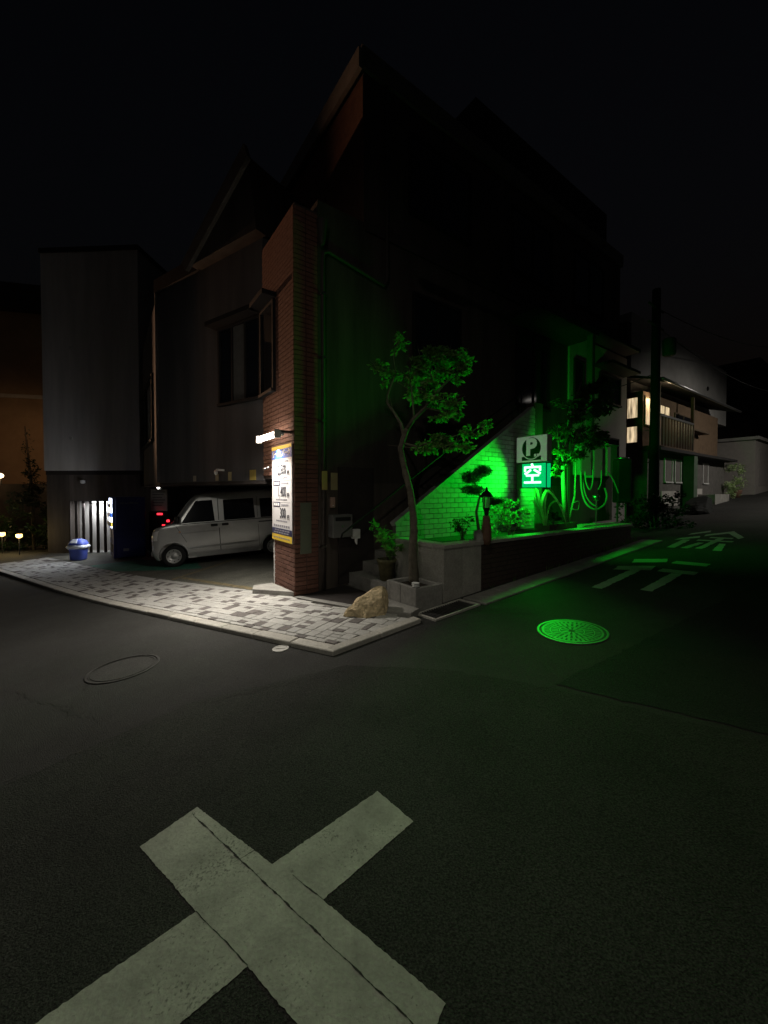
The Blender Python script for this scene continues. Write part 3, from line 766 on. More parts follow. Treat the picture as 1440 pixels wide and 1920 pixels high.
# yellow rock
def rock(name, o, sx, sy, sz, yaw, seed, m, label, cat, cuts=9):
    r = random.Random(seed); bm = bmesh.new(); bmesh.ops.create_icosphere(bm, subdivisions=4, radius=1)
    pl_ = []
    for _ in range(cuts):
        d = Vector((r.gauss(0, 1), r.gauss(0, 1), r.gauss(0, .8))).normalized(); pl_.append((d, r.uniform(.55, .82)))
    for v in bm.verts:
        for d, c in pl_:
            k = v.co.dot(d)
            if k > c: v.co -= d*(k-c)*.96
        if v.co.z < -.55: v.co.z = -.55
        v.co += v.co.normalized()*(.02*sin(v.co.x*9+seed)*sin(v.co.y*11)+.014*sin(v.co.z*23+v.co.x*17)+r.gauss(0, .005))
    me = bpy.data.meshes.new(name); bm.to_mesh(me); bm.free()
    M = Matrix.Translation(o) @ Matrix.Rotation(yaw, 4, 'Z') @ Matrix.Diagonal((sx, sy, sz, 1))
    me.transform(M)
    return link(name, me, m, label=label, cat=cat)
rk = P(.30, -1.56)
bm = bmesh.new()
# a wedge shaped boulder: long sloping upper face, blunt upright end, pale broken face to the street
hull = [(-.30, -.04, .0), (-.27, .10, .0), (-.29, -.02, .05), (.22, -.13, .0), (.27, .12, .0), (-.05, -.17, .0), (.18, -.12, .26), (.24, .10, .31), (.13, .02, .355), (.20, -.02, .36), (-.10, .13, .19), (-.12, -.02, .215), (.02, -.15, .145), (-.20, -.07, .10), (.29, .0, .17), (.05, .16, .26)]
for p in hull: bm.verts.new(p)
bmesh.ops.convex_hull(bm, input=bm.verts)
bmesh.ops.subdivide_edges(bm, edges=bm.edges, cuts=6, use_grid_fill=True)
rr = random.Random(4)
from mathutils import noise as mnoise
for v in bm.verts:
    v.co += Vector((mnoise.noise(v.co*9), mnoise.noise(v.co*9+Vector((7, 0, 0))), mnoise.noise(v.co*9+Vector((0, 7, 0)))))*.022 + Vector((rr.gauss(0, .0018), rr.gauss(0, .0018), rr.gauss(0, .0018)))
me = bpy.data.meshes.new('rock'); bm.to_mesh(me); bm.free()
me.transform(Matrix.Translation((rk[0], rk[1], gp(.30, -1.56)+.035)) @ Matrix.Rotation(radians(6), 4, 'Z') @ Matrix.Scale(.98, 4))
link('rock', me, stone_y, label='yellowish wedge-shaped boulder at the pavement corner', cat='rock')

# ------------------------------------------------------------------ foliage helpers
def leaves(fn_pts, n, size, seed, flat=.0, aspect=.55):
    r = random.Random(seed); m = MB()
    for _ in range(n):
        c = Vector(fn_pts(r)); s_ = size*r.uniform(.6, 1.35)
        d = Vector((r.gauss(0, 1), r.gauss(0, 1), r.gauss(0, .6)-flat)).normalized(); u = d.orthogonal().normalized()
        u = (Matrix.Rotation(r.uniform(0, 6.28), 3, d) @ u); b_ = d.cross(u)
        k = len(m.v); q = c+d*s_*.5
        m.v += [tuple(c), tuple(q+u*s_*aspect*.5+b_*s_*.10), tuple(c+d*s_), tuple(q-u*s_*aspect*.5+b_*s_*.10)]
        m.f += [(k, k+1, k+2, k+3)]
    return m
def clump_sampler(cl):
    r0 = random.Random(len(cl)*7+int(cl[0][0][0]*100)); sub = []
    for (c_, q_, w_) in cl:
        for _ in range(7):
            k_ = r0.uniform(.28, .5); d_ = Vector((r0.gauss(0, .5), r0.gauss(0, .5), r0.gauss(0, .5)))
            sub.append(((c_[0]+d_.x*q_[0], c_[1]+d_.y*q_[1], c_[2]+d_.z*q_[2]), (q_[0]*k_, q_[1]*k_, q_[2]*k_), w_*r0.uniform(.4, 1.4)))
    cl = sub
    wts = [a[2] for a in cl]
    def f(r):
        c = r.choices(cl, wts)[0]
        while True:
            p = Vector((r.uniform(-1, 1), r.uniform(-1, 1), r.uniform(-1, 1)))
            if p.length < 1: break
        p *= (.55+.45*p.length)
        rad = c[1]
        return (c[0][0]+p.x*rad[0], c[0][1]+p.y*rad[1], c[0][2]+p.z*rad[2])
    return f

# ------------------------------------------------------------------ maple in its box
tb = empty('tree_box', P(.98, -1.6, gp(.98, -1.6)), 'low concrete tree box at the foot of the slender tree', 'planter box')
TBX = (.80, 1.27, -1.92, -1.30)
zt = .36
m = MB(PF); t0, t1, s0, s1 = TBX; z0 = -.1
m.box(t0, t1, s0, s0+.06, z0, zt); m.box(t0, t1, s1-.06, s1, z0, zt); m.box(t0, t0+.06, s0+.06, s1-.06, z0, zt); m.box(t1-.06, t1, s0+.06, s1-.06, z0, zt)
obj('box_wall', m, concrete, tb, bevel=.006)
obj('soil', MB(PF).box(t0+.06, t1-.06, s0+.06, s1-.06, .1, zt-.05), soil, tb)
obj('joint_line', MB(PF).box(t0-.002, t0+.01, -1.61, -1.60, z0, zt-.004), mortar, tb)

tree = empty('tree', P(1.02, -1.62, zt-.05), 'slender leaning tree with layered leaves in front of the dark building', 'tree')
def px2w(u, v, d):     # layout helper: picture position and distance to a world point
    c, s_ = cos(radians(1.2)), sin(radians(1.2)); x = (u-720)/721; yu = -(v-936)/721
    return Vector((x*d, (c+yu*s_)*d, 1.6+(yu*c-s_)*d))
TD = 5.1
tr = [(776, 1092, 5.1, .085), (774, 1040, 5.1, .072), (777, 985, 5.1, .066), (771, 930, 5.1, .058), (760, 885, 5.08, .052), (751, 845, 5.05, .048), (754, 828, 5.05, .046), (763, 805, 5.05, .044)]
m = MB(); m.smooth = True
tp_ = []; tr_ = []
for (q0, q1) in zip(tr, tr[1:]):
    for k in range(6):
        u_ = k/6; tp_.append(px2w(q0[0]+(q1[0]-q0[0])*u_, q0[1]+(q1[1]-q0[1])*u_, q0[2]+(q1[2]-q0[2])*u_)); tr_.append((q0[3]+(q1[3]-q0[3])*u_)*.8)
tp_.append(px2w(*tr[-1][:3])); tr_.append(tr[-1][3]*.8)
for _ in range(3): tp_ = [tp_[0]]+[(tp_[i-1]+tp_[i]*2+tp_[i+1])/4 for i in range(1, len(tp_)-1)]+[tp_[-1]]
m.tube(tp_, tr_, 14)
trunk = obj('trunk', m, bark, tree)
limbs = [
 [(757, 818, 5.05, .030), (752, 795, 5.1, .024), (738, 772, 5.15, .021), (727, 757, 5.2, .018), (727, 742, 5.2, .017), (734, 722, 5.2, .014), (742, 700, 5.2, .010), (738, 670, 5.2, .006), (745, 640, 5.2, .004)],
 [(763, 805, 5.05, .036), (776, 785, 5.0, .030), (797, 765, 4.95, .024), (815, 740, 4.95, .018), (838, 715, 4.95, .012), (868, 700, 5.0, .006)],
 [(776, 785, 5.0, .016), (774, 755, 5.0, .013), (771, 725, 5.05, .010), (766, 695, 5.1, .006)],
 [(760, 832, 5.05, .018), (785, 838, 4.95, .014), (815, 825, 4.9, .010), (850, 818, 4.9, .007), (885, 806, 4.95, .004)],
 [(797, 765, 4.95, .014), (825, 770, 4.85, .010), (850, 765, 4.85, .005)],
 [(815, 740, 4.95, .010), (808, 705, 5.0, .008), (800, 670, 5.05, .004)],
 [(738, 772, 5.15, .008), (728, 735, 5.3, .006), (715, 700, 5.35, .003)],
]
for q in limbs:
    m = MB(); m.smooth = True; m.tube([px2w(a, b_, c) for a, b_, c, _ in q], [x[3]*.9 for x in q], 7); obj('limb', m, bark, tree)
def cl(u, v, d, ru, rv, wt): c = px2w(u, v, d); return ((c.x, c.y, c.z), (ru/721*d*1.05, ru/721*d*.9, rv/721*d*1.35), wt)
crown = [cl(790, 668, 5.05, 34, 14, 9), cl(825, 675, 5.05, 30, 14, 7), cl(858, 668, 5.0, 18, 10, 4), cl(815, 700, 5.0, 42, 15, 10), cl(862, 700, 5.0, 20, 9, 4), cl(785, 695, 5.1, 30, 15, 6),
         cl(770, 722, 5.1, 24, 12, 4), cl(800, 730, 5.0, 30, 9, 4), cl(835, 752, 4.9, 32, 10, 5), cl(855, 760, 4.85, 22, 5, 2), cl(832, 780, 4.9, 24, 8, 4), cl(845, 822, 4.9, 30, 14, 8), cl(880, 808, 4.92, 18, 8, 3), cl(905, 799, 4.92, 9, 6, 1.5),
         cl(800, 838, 4.95, 42, 7, 4), cl(825, 835, 4.9, 30, 9, 3), cl(748, 640, 5.2, 12, 14, 1.6), cl(712, 690, 5.3, 14, 12, 1.3), cl(735, 700, 5.3, 22, 12, 1.5), cl(870, 690, 5.0, 12, 6, 1.5), cl(875, 672, 5.0, 8, 8, 1.2), cl(722, 718, 5.25, 8, 6, .6)]
rt = random.Random(77); m = MB()
for (c_, q_, w_) in crown:
    for _ in range(5):
        a_ = Vector((c_[0]+rt.gauss(0, .2)*q_[0], c_[1]+rt.gauss(0, .2)*q_[1], c_[2]-.5*q_[2])); d_ = Vector((rt.gauss(0, .8)*q_[0], rt.gauss(0, .8)*q_[1], rt.uniform(.3, 1.2)*q_[2]))
        m.tube([a_, a_+d_*.5+Vector((rt.gauss(0, .012), 0, .01)), a_+d_], [.005, .0035, .0015], 4)
obj('twigs', m, bark, tree, kind='stuff')
for o_ in [trunk]:
    for v in o_.data.vertices:
        k_ = mnoise.noise(v.co*14)*.010+mnoise.noise(v.co*45)*.004; v.co += Vector((v.normal.x, v.normal.y, 0))*k_
obj('crown', leaves(clump_sampler(crown), 4700, .066, 3, .25, .48), leaf1, tree)

# pot with shrub, bucket and cups around the box
pt = empty('flower_pot', P(1.10, -1.05, gp(1.1, -1)), 'mossy round flower pot with a small shrub behind the tree box', 'flower pot')
o = P(1.02, -1.0, .28)
m = MB(); m.smooth = True; m.lathe([(.10, 0), (.135, .26), (.15, .27), (.15, .31), (.125, .31), (.12, .26)], o, 20); obj('pot', m, mat('pot_moss', (.13, .12, .06), .9, var=.35, scale=16), pt)
c = [((o[0]+.0, o[1], o[2]+.62), (.20, .18, .24), 1), ((o[0]+.1, o[1]-.02, o[2]+.48), (.14, .14, .15), 1)]
obj('shrub', leaves(clump_sampler(c), 420, .07, 9, .1, .45), leaf1, pt)
m = MB(); m.tube([(o[0], o[1], o[2]+.25), (o[0]+.01, o[1], o[2]+.45), (o[0]-.02, o[1], o[2]+.7)], .012, 6); obj('stem', m, bark, pt)
obj('pot_stand', MB(PF).box(.86, 1.2, -1.2, -.82, -.1, .27), concrete, label='dark concrete block under the mossy pot', cat='block')
ck = empty('dish_stack', P(.86, -1.86, zt), 'small stack of white dishes on the corner of the tree box', 'dishes')
o = P(.85, -1.86, zt)
for k in range(3):
    m = MB(); m.smooth = True; m.lathe([(.018, 0), (.045, .012), (.052, .022), (.046, .022), (.02, .010)], (o[0]+random.uniform(-.004, .004), o[1], o[2]+k*.02), 18); obj('dish', m, white_p, ck)

# ------------------------------------------------------------------ long planter on the hill side
plt_ = empty('planter', P(1.34, -1.85, gp(1.34, -1.85)), 'long raised planter wall along the hill road', 'planter')
PZ = .865
obj('front_wall', MB(PF).box(2.11, 7.25, -1.86, -1.66, -.3, PZ-.05), wall_dark, plt_, label='dark brick front of the planter')
m = MB(PF)
zz = .0; row = 0
while zz < PZ-.12:
    t = 2.12-(.1 if row % 2 else 0)
    while t < 7.2:
        a = max(t, 2.115); m.box(a+.004, min(t+.21, 7.24)-.004, -1.868, -1.86, zz+.004, zz+.068); t += .21
    zz += .073; row += 1
obj('front_bricks', m, mat('brick_dark', (.085, .06, .05), .85, var=.2, scale=14), plt_, kind='stuff')
for (a, b_) in ((1.34, 1.71), (1.715, 2.108)):
    obj('stone_panel', MB(PF).box(a, b_, -1.872, -1.67, -.2, PZ-.05), kerbm, plt_)
for (a, b_) in ((-1.668, -1.25), (-1.246, -.80)):
    obj('stone_panel', MB(PF).box(1.34, 1.52, a, b_, -.2, PZ-.05), kerbm, plt_)
for i in range(10):
    t0 = 1.33+i*.595
    obj('coping_stone', MB(PF).cbox(t0+.003, t0+.592, -1.885, -1.66, PZ-.05, PZ, .006), kerbm, plt_)
obj('coping_stone', MB(PF).cbox(1.325, 1.53, -1.655, -.81, PZ-.05, PZ, .006), kerbm, plt_)
obj('soil', MB(PF).box(1.52, 7.25, -1.66, -.79, .2, PZ-.06), soil, plt_)

gm2 = MB(); r = random.Random(91)
for (t_, s_, n_) in [(r.uniform(5.2, 7.4), -1.93+r.uniform(-.02, .02), 9) for _ in range(26)]+[(r.uniform(1.7, 5.0), -1.93, 5) for _ in range(12)]:
    for _ in range(n_):
        p = Vector(P(t_+r.gauss(0, .03), s_+r.gauss(0, .015), gp(t_, s_)+.01)); h = r.uniform(.05, .16); d_ = Vector((r.gauss(0, .4), r.gauss(0, .4), 1))*h; w_ = Vector((r.gauss(0, 1), r.gauss(0, 1), 0)).normalized()*.004
        k = len(gm2.v); gm2.v += [tuple(p-w_), tuple(p+w_), tuple(p+d_)]; gm2.f.append((k, k+1, k+2))
obj('grass', gm2, leaf1, label='thin weeds growing along the foot of the planter wall', cat='grass', kind='stuff')
# lantern on a terracotta foot at the planter edge
ln = empty('garden_lantern', P(2.25, -1.6, PZ-.06), 'unlit black garden lantern on a terracotta pillar in the planter', 'lantern')
o = px2w(912, 1000, 5.72); o = Vector((o.x, o.y, PZ-.06))
m = MB(); m.smooth = True; m.lathe([(.055, 0), (.078, .10), (.074, .24), (.056, .36), (.05, .40), (.052, .43)], o, 16); obj('foot', m, terracotta, ln)
m = MB(); m.lathe([(.03, .43), (.035, .50), (.055, .54), (.06, .55)], o, 12); obj('neck', m, blackm, ln)
m = MB()
for k in range(4):
    a = pi/4+k*pi/2; m.tube([(o.x+.055*cos(a), o.y+.055*sin(a), o.z+.55), (o.x+.068*cos(a), o.y+.068*sin(a), o.z+.71)], .006, 5)
obj('cage', m, blackm, ln)
m = MB(); m.lathe([(.045, .555), (.052, .70)], o, 12); obj('glass', m, mat('lantern_glass', (.5, .5, .48), .2, var=.02, trans=.6), ln)
m = MB(); m.lathe([(.105, .71), (.06, .775), (.022, .80), (.012, .84), (.003, .86)], o, 16); obj('cap', m, blackm, ln)
rk2 = px2w(898, 1000, 5.75)
rock('rock', Vector((rk2.x, rk2.y, PZ+.03)), .10, .085, .17, .4, 5, concrete, 'pale upright stone beside the lantern foot', 'rock')

# shrubs in planter
def shrub(name, u, v, d, ru, rv, n, size, mt, label, group, seed, cat='shrub', z=None):
    c = px2w(u, v, d); e = empty(name, (c.x, c.y, PZ-.06), label, cat, group)
    rx = ru/721*d; rz = rv/721*d; r = random.Random(seed)
    cls = []
    for _ in range(9):
        cls.append(((c.x+r.uniform(-.6, .6)*rx, c.y+r.uniform(-.5, .5)*rx*.6, c.z+r.uniform(-.6, .7)*rz), (rx*.42, rx*.34, rz*.42), 1))
    obj('foliage', leaves(clump_sampler(cls), n, size, seed, .0, .6), mt, e)
    m = MB()
    for k in range(6):
        q = cls[k][0]; m.tube([(c.x+r.uniform(-.04, .04), c.y, PZ-.08), ((c.x+q[0])/2, (c.y+q[1])/2, (PZ+q[2])/2), q], [.010, .007, .003], 5)
    obj('stem', m, bark, e)
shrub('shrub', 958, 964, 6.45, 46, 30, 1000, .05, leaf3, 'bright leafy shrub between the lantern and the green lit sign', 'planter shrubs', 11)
shrub('shrub', 868, 985, 6.2, 26, 18, 260, .05, leaf2, 'dark low shrub left of the lantern', 'planter shrubs', 12)
shrub('shrub', 1040, 968, 7.3, 16, 12, 160, .06, leaf2, 'small dark plant under the parking sign', 'planter shrubs', 13)
# niwaki pine pads
nw = empty('pine_tree', P(2.55, -1.15, PZ-.06), 'small cloud-pruned pine with three dark pads before the white brick wall', 'tree')
pads = [(906, 884, 6.62, 17, 11), (884, 896, 6.5, 20, 12), (886, 919, 6.4, 23, 9), (925, 940, 6.4, 20, 7)]
base = px2w(900, 1005, 6.5); base.z = PZ-.08
m = MB(); m.smooth = True
tp = [base, px2w(893, 960, 6.5), px2w(900, 930, 6.45), px2w(890, 905, 6.5), px2w(903, 887, 6.6)]
m.tube(tp, [.03, .024, .018, .014, .006], 7); obj('trunk', m, bark, nw)
for i, (u, v, d, ru, rv) in enumerate(pads):
    c = px2w(u, v, d)
    r = random.Random(40+i); mm = MB()
    for _ in range(1300):
        while True:
            q = Vector((r.uniform(-1, 1), r.uniform(-1, 1), r.uniform(-1, 1)))
            if q.length < 1: break
        p = c+Vector((q.x*ru/721*d, q.y*ru/721*d*.8, q.z*rv/721*d)); dd = Vector((r.gauss(0, .8), r.gauss(0, .8), r.gauss(.5, .6))).normalized()*.055
        u_ = dd.orthogonal().normalized()*.0055; k = len(mm.v)
        mm.v += [tuple(p-u_), tuple(p+u_), tuple(p+dd)]; mm.f += [(k, k+1, k+2)]
    obj('needle_pad', mm, leaf4, nw)
    m = MB(); m.tube([tp[2 if i > 1 else 3], (Vector(tp[2 if i > 1 else 3])+c)/2+Vector((0, 0, -.02)), c], [.010, .008, .004], 5); obj('limb', m, bark, nw)

# arching strap leaves in a trough
ag = empty('strap_plant', P(5.1, -1.45, PZ-.06), 'plant with long arching strap leaves beneath the parking sign', 'plant')
bb = px2w(1022, 985, 7.2)
def strap(pts, w0, mt, parent):
    ps = [px2w(*p) for p in pts]; m = MB(); n_ = len(ps)
    fine = []
    for i in range(n_-1):
        p0, p1, p2, p3 = ps[max(i-1, 0)], ps[i], ps[i+1], ps[min(i+2, n_-1)]
        for k in range(5):
            t = k/5; fine.append(.5*((2*p1)+(p2-p0)*t+(2*p0-5*p1+4*p2-p3)*t*t+(3*p1-p0-3*p2+p3)*t**3))
    fine.append(ps[-1])
    for i, p in enumerate(fine):
        u = i/(len(fine)-1); wd_ = w0*(.45+.55*sin(pi*min(1, u*1.15+.1)))*(1 if u < .8 else (1-u)/.2*.9+.1)
        d = (fine[min(i+1, len(fine)-1)]-fine[max(i-1, 0)]).normalized(); s_ = d.cross(Vector((.3, -.85, .2))).normalized()*wd_
        m.v += [tuple(p-s_), tuple(p+Vector((0, .01, -.012))), tuple(p+s_)]
    for i in range(len(fine)-1): m.f += [(3*i, 3*i+1, 3*i+4, 3*i+3), (3*i+1, 3*i+2, 3*i+5, 3*i+4)]
    m.smooth = True
    return obj('leaf', m, mt, parent)
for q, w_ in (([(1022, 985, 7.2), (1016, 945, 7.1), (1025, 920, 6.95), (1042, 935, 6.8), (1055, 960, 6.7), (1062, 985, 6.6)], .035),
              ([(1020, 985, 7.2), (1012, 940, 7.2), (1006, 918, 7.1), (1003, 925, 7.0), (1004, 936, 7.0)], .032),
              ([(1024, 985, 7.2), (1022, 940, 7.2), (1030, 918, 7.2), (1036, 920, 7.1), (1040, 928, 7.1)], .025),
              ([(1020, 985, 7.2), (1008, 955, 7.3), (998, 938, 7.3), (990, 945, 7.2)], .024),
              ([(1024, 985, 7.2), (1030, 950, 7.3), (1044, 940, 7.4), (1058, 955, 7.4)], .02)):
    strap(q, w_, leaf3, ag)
tg_ = empty('trough_pot', P(4.9, -1.4, PZ), 'low rectangular flower trough under the parking sign', 'flower pot')
m = MB(PF); m.box(4.35, 5.35, -1.62, -1.60, PZ-.05, PZ+.11); m.box(4.35, 5.35, -1.34, -1.32, PZ-.05, PZ+.11); m.box(4.35, 4.37, -1.60, -1.34, PZ-.05, PZ+.11); m.box(5.33, 5.35, -1.60, -1.34, PZ-.05, PZ+.11)
obj('trough', m, mat('trough_brown', (.12, .10, .075), .7, var=.15), tg_)
obj('soil', MB(PF).box(4.37, 5.33, -1.60, -1.34, PZ-.05, PZ+.085), soil, tg_)

# ------------------------------------------------------------------ parking sign with lit green vacancy board
ps = empty('parking_sign', P(4.5, -1.18, PZ), 'white P parking sign over a glowing green vacancy board', 'sign')
def SGN(o_t, side):     # side -1 faces down the hill, +1 up the hill
    return (lambda p: P(o_t+side*p[2], -1.18+side*p[0]*1.0, p[1]))
obj('pole', MB(PF).box(4.47, 4.53, -.86, -.80, PZ-.2, 2.68), steel, ps)
obj('cabinet_upper', MB(PF).box(4.42, 4.58, -1.515, -.845, 2.165, 2.69), grey_box, ps, bevel=.006)
obj('cabinet_lower', MB(PF).box(4.42, 4.58, -1.42, -.845, 1.66, 2.155), mat('cabinet_dark', (.08, .085, .08), .5, var=.05), ps, bevel=.006)
led = emat('led_green', (.36, 1.0, .52), 3.2)
led_bg = emat('led_board_glow', (.0, .32, .09), 1.5)
for side in (-1, 1):
    ft = 4.5+side*.08
    fn = lambda p, side=side, ft=ft: P(ft+side*p[2], -1.18+side*p[0], p[1])
    obj('face', MB(fn).box(-.328, .328, 2.178, 2.678, .0005, .004), sign_face, ps)
    # disc with P
    def ring(r0, r1, zz, sx=1.0, sy=1.0, cx=0, cy=2.445, seg=40, fn=fn):
        m = MB(fn); v = []
        for r_ in (r0, r1):
            for k in range(seg): a = 2*pi*k/seg; v.append((cx+r_*cos(a)*sx, cy+r_*sin(a)*sy, zz))
        m.add(v, [(k, (k+1) % seg, seg+(k+1) % seg, seg+k) for k in range(seg)]); return m
    obj('disc', ring(.002, .205, .006, 1, 1.02), sign_dark, ps)
    obj('disc_band', MB(fn).box(-.21, .21, 2.205, 2.285, .0045, .0055), sign_dark, ps)
    obj('disc_rim', ring(.205, .222, .0065, 1, 1.02), sign_face, ps)
    link('letter', text_mesh('P', .44, (lambda p, fn=fn: fn((p[0]-.005, p[1]+2.452, .009+p[2]*.5))), bold=.022, sx=1.0, depth=.002), sign_face, ps)
    for a_ in (.065, .125): obj('small_mark', MB(fn).box(a_, a_+.045, 2.272, 2.325, .0085, .0105), sign_face, ps)
    obj('display', MB(fn).box(-.20 if side < 0 else -.31, .31 if side < 0 else .20, 1.675, 2.14, .0005, .004), led_bg, ps)
    cx = .03*(-side)
    gm = text_mesh('空', .42, (lambda p, fn=fn, cx=cx: fn((p[0]+cx, p[1]*1.02+1.905, .008+p[2]))), bold=.0055, depth=.002)
    link('vacancy_character', gm, led, ps)
    c = Vector(P(ft+side*.03, -1.22, 1.91)); tgt = Vector(P(ft+side*1.0, -1.22, 1.80))
    light('led_light', 'AREA', c, 50 if side < 0 else 54, (.002, 1.0, .022), ps, tgt, shape='SQUARE', size=.40, spread=radians(122 if side < 0 else 165))

# ------------------------------------------------------------------ meter boxes, hoses and second tree at the uphill end of planter
def ebox(t0, t1, s0, s1, z0, z1, label, mt=None):
    e = empty('meter_box', P((t0+t1)/2, s1, z0), label, 'meter box', 'meter boxes on the uphill wall')
    obj('case', MB(PF).box(t0, t1, s0, s1, z0, z1), mt or grey_box, e, bevel=.008)
    obj('door', MB(PF).box(t0+.03, t1-.03, s0-.008, s0-.0005, z0+.04, z1-.05), mt or grey_box, e)
    obj('lid', MB(PF).box(t0-.015, t1+.015, s0-.03, s1, z1+.0005, z1+.02), mt or grey_box, e)
    obj('handle', MB(PF).box(t1-.08, t1-.05, s0-.02, s0-.0085, (z0+z1)/2-.05, (z0+z1)/2+.05), steel, e)
ebox(7.42, 7.98, -.62, -.42, 2.02, 2.80, 'leftmost grey meter box, nearest the parking sign')
ebox(8.10, 8.60, -.62, -.42, 1.96, 2.76, 'middle grey meter box over the cable loops')
ebox(8.84, 9.48, -.62, -.42, 2.02, 2.88, 'rightmost grey meter box, next to the pole')
bk = obj('utility_backboard', MB(PF).box(7.3, 9.65, -.419, -.36, .75, 2.95), tile_dark, label='dark backing panel that carries the meter boxes', cat='board')
def hose(pts, r, label, grp='cables hanging below the meter boxes', mt=cable_m):
    P_ = [px2w(*p) for p in pts]; fine = []
    for i in range(len(P_)-1):
        p0, p1, p2, p3 = P_[max(i-1, 0)], P_[i], P_[i+1], P_[min(i+2, len(P_)-1)]
        for k in range(6):
            t = k/6; fine.append(.5*((2*p1)+(p2-p0)*t+(2*p0-5*p1+4*p2-p3)*t*t+(3*p1-p0-3*p2+p3)*t**3))
    fine.append(P_[-1]); m = MB(); m.smooth = True; m.tube(fine, r, 8)
    obj('hose', m, mt, label=label, cat='hose', group=grp)
HD = 8.55
hose([(1089, 882, HD), (1091, 920, HD), (1100, 945, HD-.1), (1117, 955, HD-.15), (1133, 946, HD-.1), (1138, 930, HD), (1134, 915, HD)], .022, 'thick grey hose in the widest loop below the meter boxes')
hose([(1091, 888, HD+.05), (1097, 925, HD), (1108, 943, HD-.05), (1120, 950, HD-.1)], .018, 'grey hose nested inside the widest loop')
hose([(1097, 884, HD), (1099, 905, HD), (1106, 918, HD-.05), (1111, 905, HD), (1112, 880, HD)], .016, 'small tight hose loop under the leftmost meter box')
hose([(1128, 882, HD), (1127, 905, HD), (1122, 918, HD-.05)], .014, 'short hose hanging straight under the middle meter box')
hose([(1140, 885, HD+.1), (1150, 900, HD+.1), (1160, 925, HD+.1)], .016, 'hose slanting down to the right towards the pole')
hose([(1072, 945, 7.6), (1085, 940, 7.6), (1084, 955, 7.6), (1074, 955, 7.6)], .010, 'thin coil of hose by the strap leaf plant')
fm = empty('garden_spotlight', P(7.0, -1.2, PZ), 'small shiny metal lamp head on a stake inside the hose loop', 'lamp')
c = px2w(1118, 932, 8.2)
m = MB(); m.smooth = True; m.lathe([(.0, -.09), (.06, -.07), (.075, 0), (.07, .035), (.03, .05)], c, 16); obj('shade', m, steel, fm)
m = MB(); m.tube([(c.x, c.y, PZ-.1), (c.x, c.y, c.z-.05)], .012, 6); obj('stake', m, steel, fm)
gm_ = empty('gas_meter', P(8.3, -.4, .6), 'dark gas meter with a bright metal top by the pole', 'meter')
c = px2w(1166, 900, 9.3)
m = MB(); m.box(c.x-.17, c.x+.17, c.y-.12, c.y+.12, c.z-.55, c.z+.50); obj('case', m, mat('gasmeter', (.02, .02, .02), .5, var=.1), gm_, bevel=.03)
m = MB(); m.smooth = True; m.lathe([(.16, 0), (.15, .035), (.05, .05)], (c.x, c.y, c.z+.505), 18); obj('cap', m, steel, gm_)
m = MB(); m.tube([(c.x-.1, c.y, c.z-.55), (c.x-.1, c.y, .3)], .02, 6); m.tube([(c.x+.1, c.y, c.z-.55), (c.x+.1, c.y, .3)], .02, 6); obj('pipe', m, pipe_m, gm_)
t2 = empty('tree', P(5.75, -1.3, PZ-.06), 'bushy tree with glossy leaves right of the parking sign', 'tree')
m = MB(); m.smooth = True
m.tube([px2w(1062, 985, 7.7), px2w(1058, 930, 7.75), px2w(1056, 880, 7.75), px2w(1063, 830, 7.8), px2w(1075, 770, 7.9), px2w(1090, 715, 8.0)], [.055, .05, .046, .04, .028, .012], 9); obj('trunk', m, bark, t2)
for q in ([(1056, 880, 7.75), (1072, 850, 7.6), (1082, 815, 7.6), (1095, 790, 7.6)], [(1058, 870, 7.75), (1048, 835, 7.7), (1045, 800, 7.7)], [(1070, 790, 7.9), (1100, 765, 8.0), (1125, 745, 8.1)], [(1064, 985, 7.7), (1078, 930, 7.7), (1080, 870, 7.7), (1085, 840, 7.6)]):
    m = MB(); m.tube([px2w(*p) for p in q], [.026, .02, .014, .006], 6); obj('limb', m, bark, t2)
crown = [cl(1068, 845, 7.6, 22, 16, 5), cl(1085, 820, 7.7, 26, 16, 6), cl(1050, 880, 7.5, 12, 16, 2), cl(1110, 810, 7.8, 24, 16, 5), cl(1070, 795, 7.8, 30, 14, 5), cl(1105, 775, 8.0, 32, 18, 6), cl(1090, 740, 8.0, 30, 16, 5), cl(1120, 725, 8.1, 26, 16, 4), cl(1075, 760, 7.9, 24, 14, 4), cl(1130, 760, 8.1, 18, 16, 3), cl(1055, 815, 7.7, 16, 8, 2)]
obj('crown', leaves(clump_sampler(crown), 4600, .085, 8, .3, .45), leaf1, t2)
# white gravel strip at the uphill end of planter
gr = MB(); r = random.Random(5)
for _ in range(900):
    t = r.uniform(5.6, 7.2); s_ = r.uniform(-1.64, -1.05); q = r.uniform(.012, .028); p = P(t, s_, PZ-.058+q*.5)
    a = r.uniform(0, 6); gr.fn = frame(p, (q*cos(a), q*sin(a), r.uniform(-.3, .3)*q), (-q*sin(a), q*cos(a), r.uniform(-.3, .3)*q), (0, 0, q*.7)); gr.box(-.7, .7, -.5, .5, -.6, .6)
obj('gravel', gr, kerbm, label='white gravel at the uphill end of the planter', cat='gravel', kind='stuff')
for i in range(4):
    t0 = 5.55+i*.42
    obj('edging_tile', MB(PF).box(t0, t0+.40, -1.655, -1.62, PZ-.06, PZ+.03), kerbm, plt_)

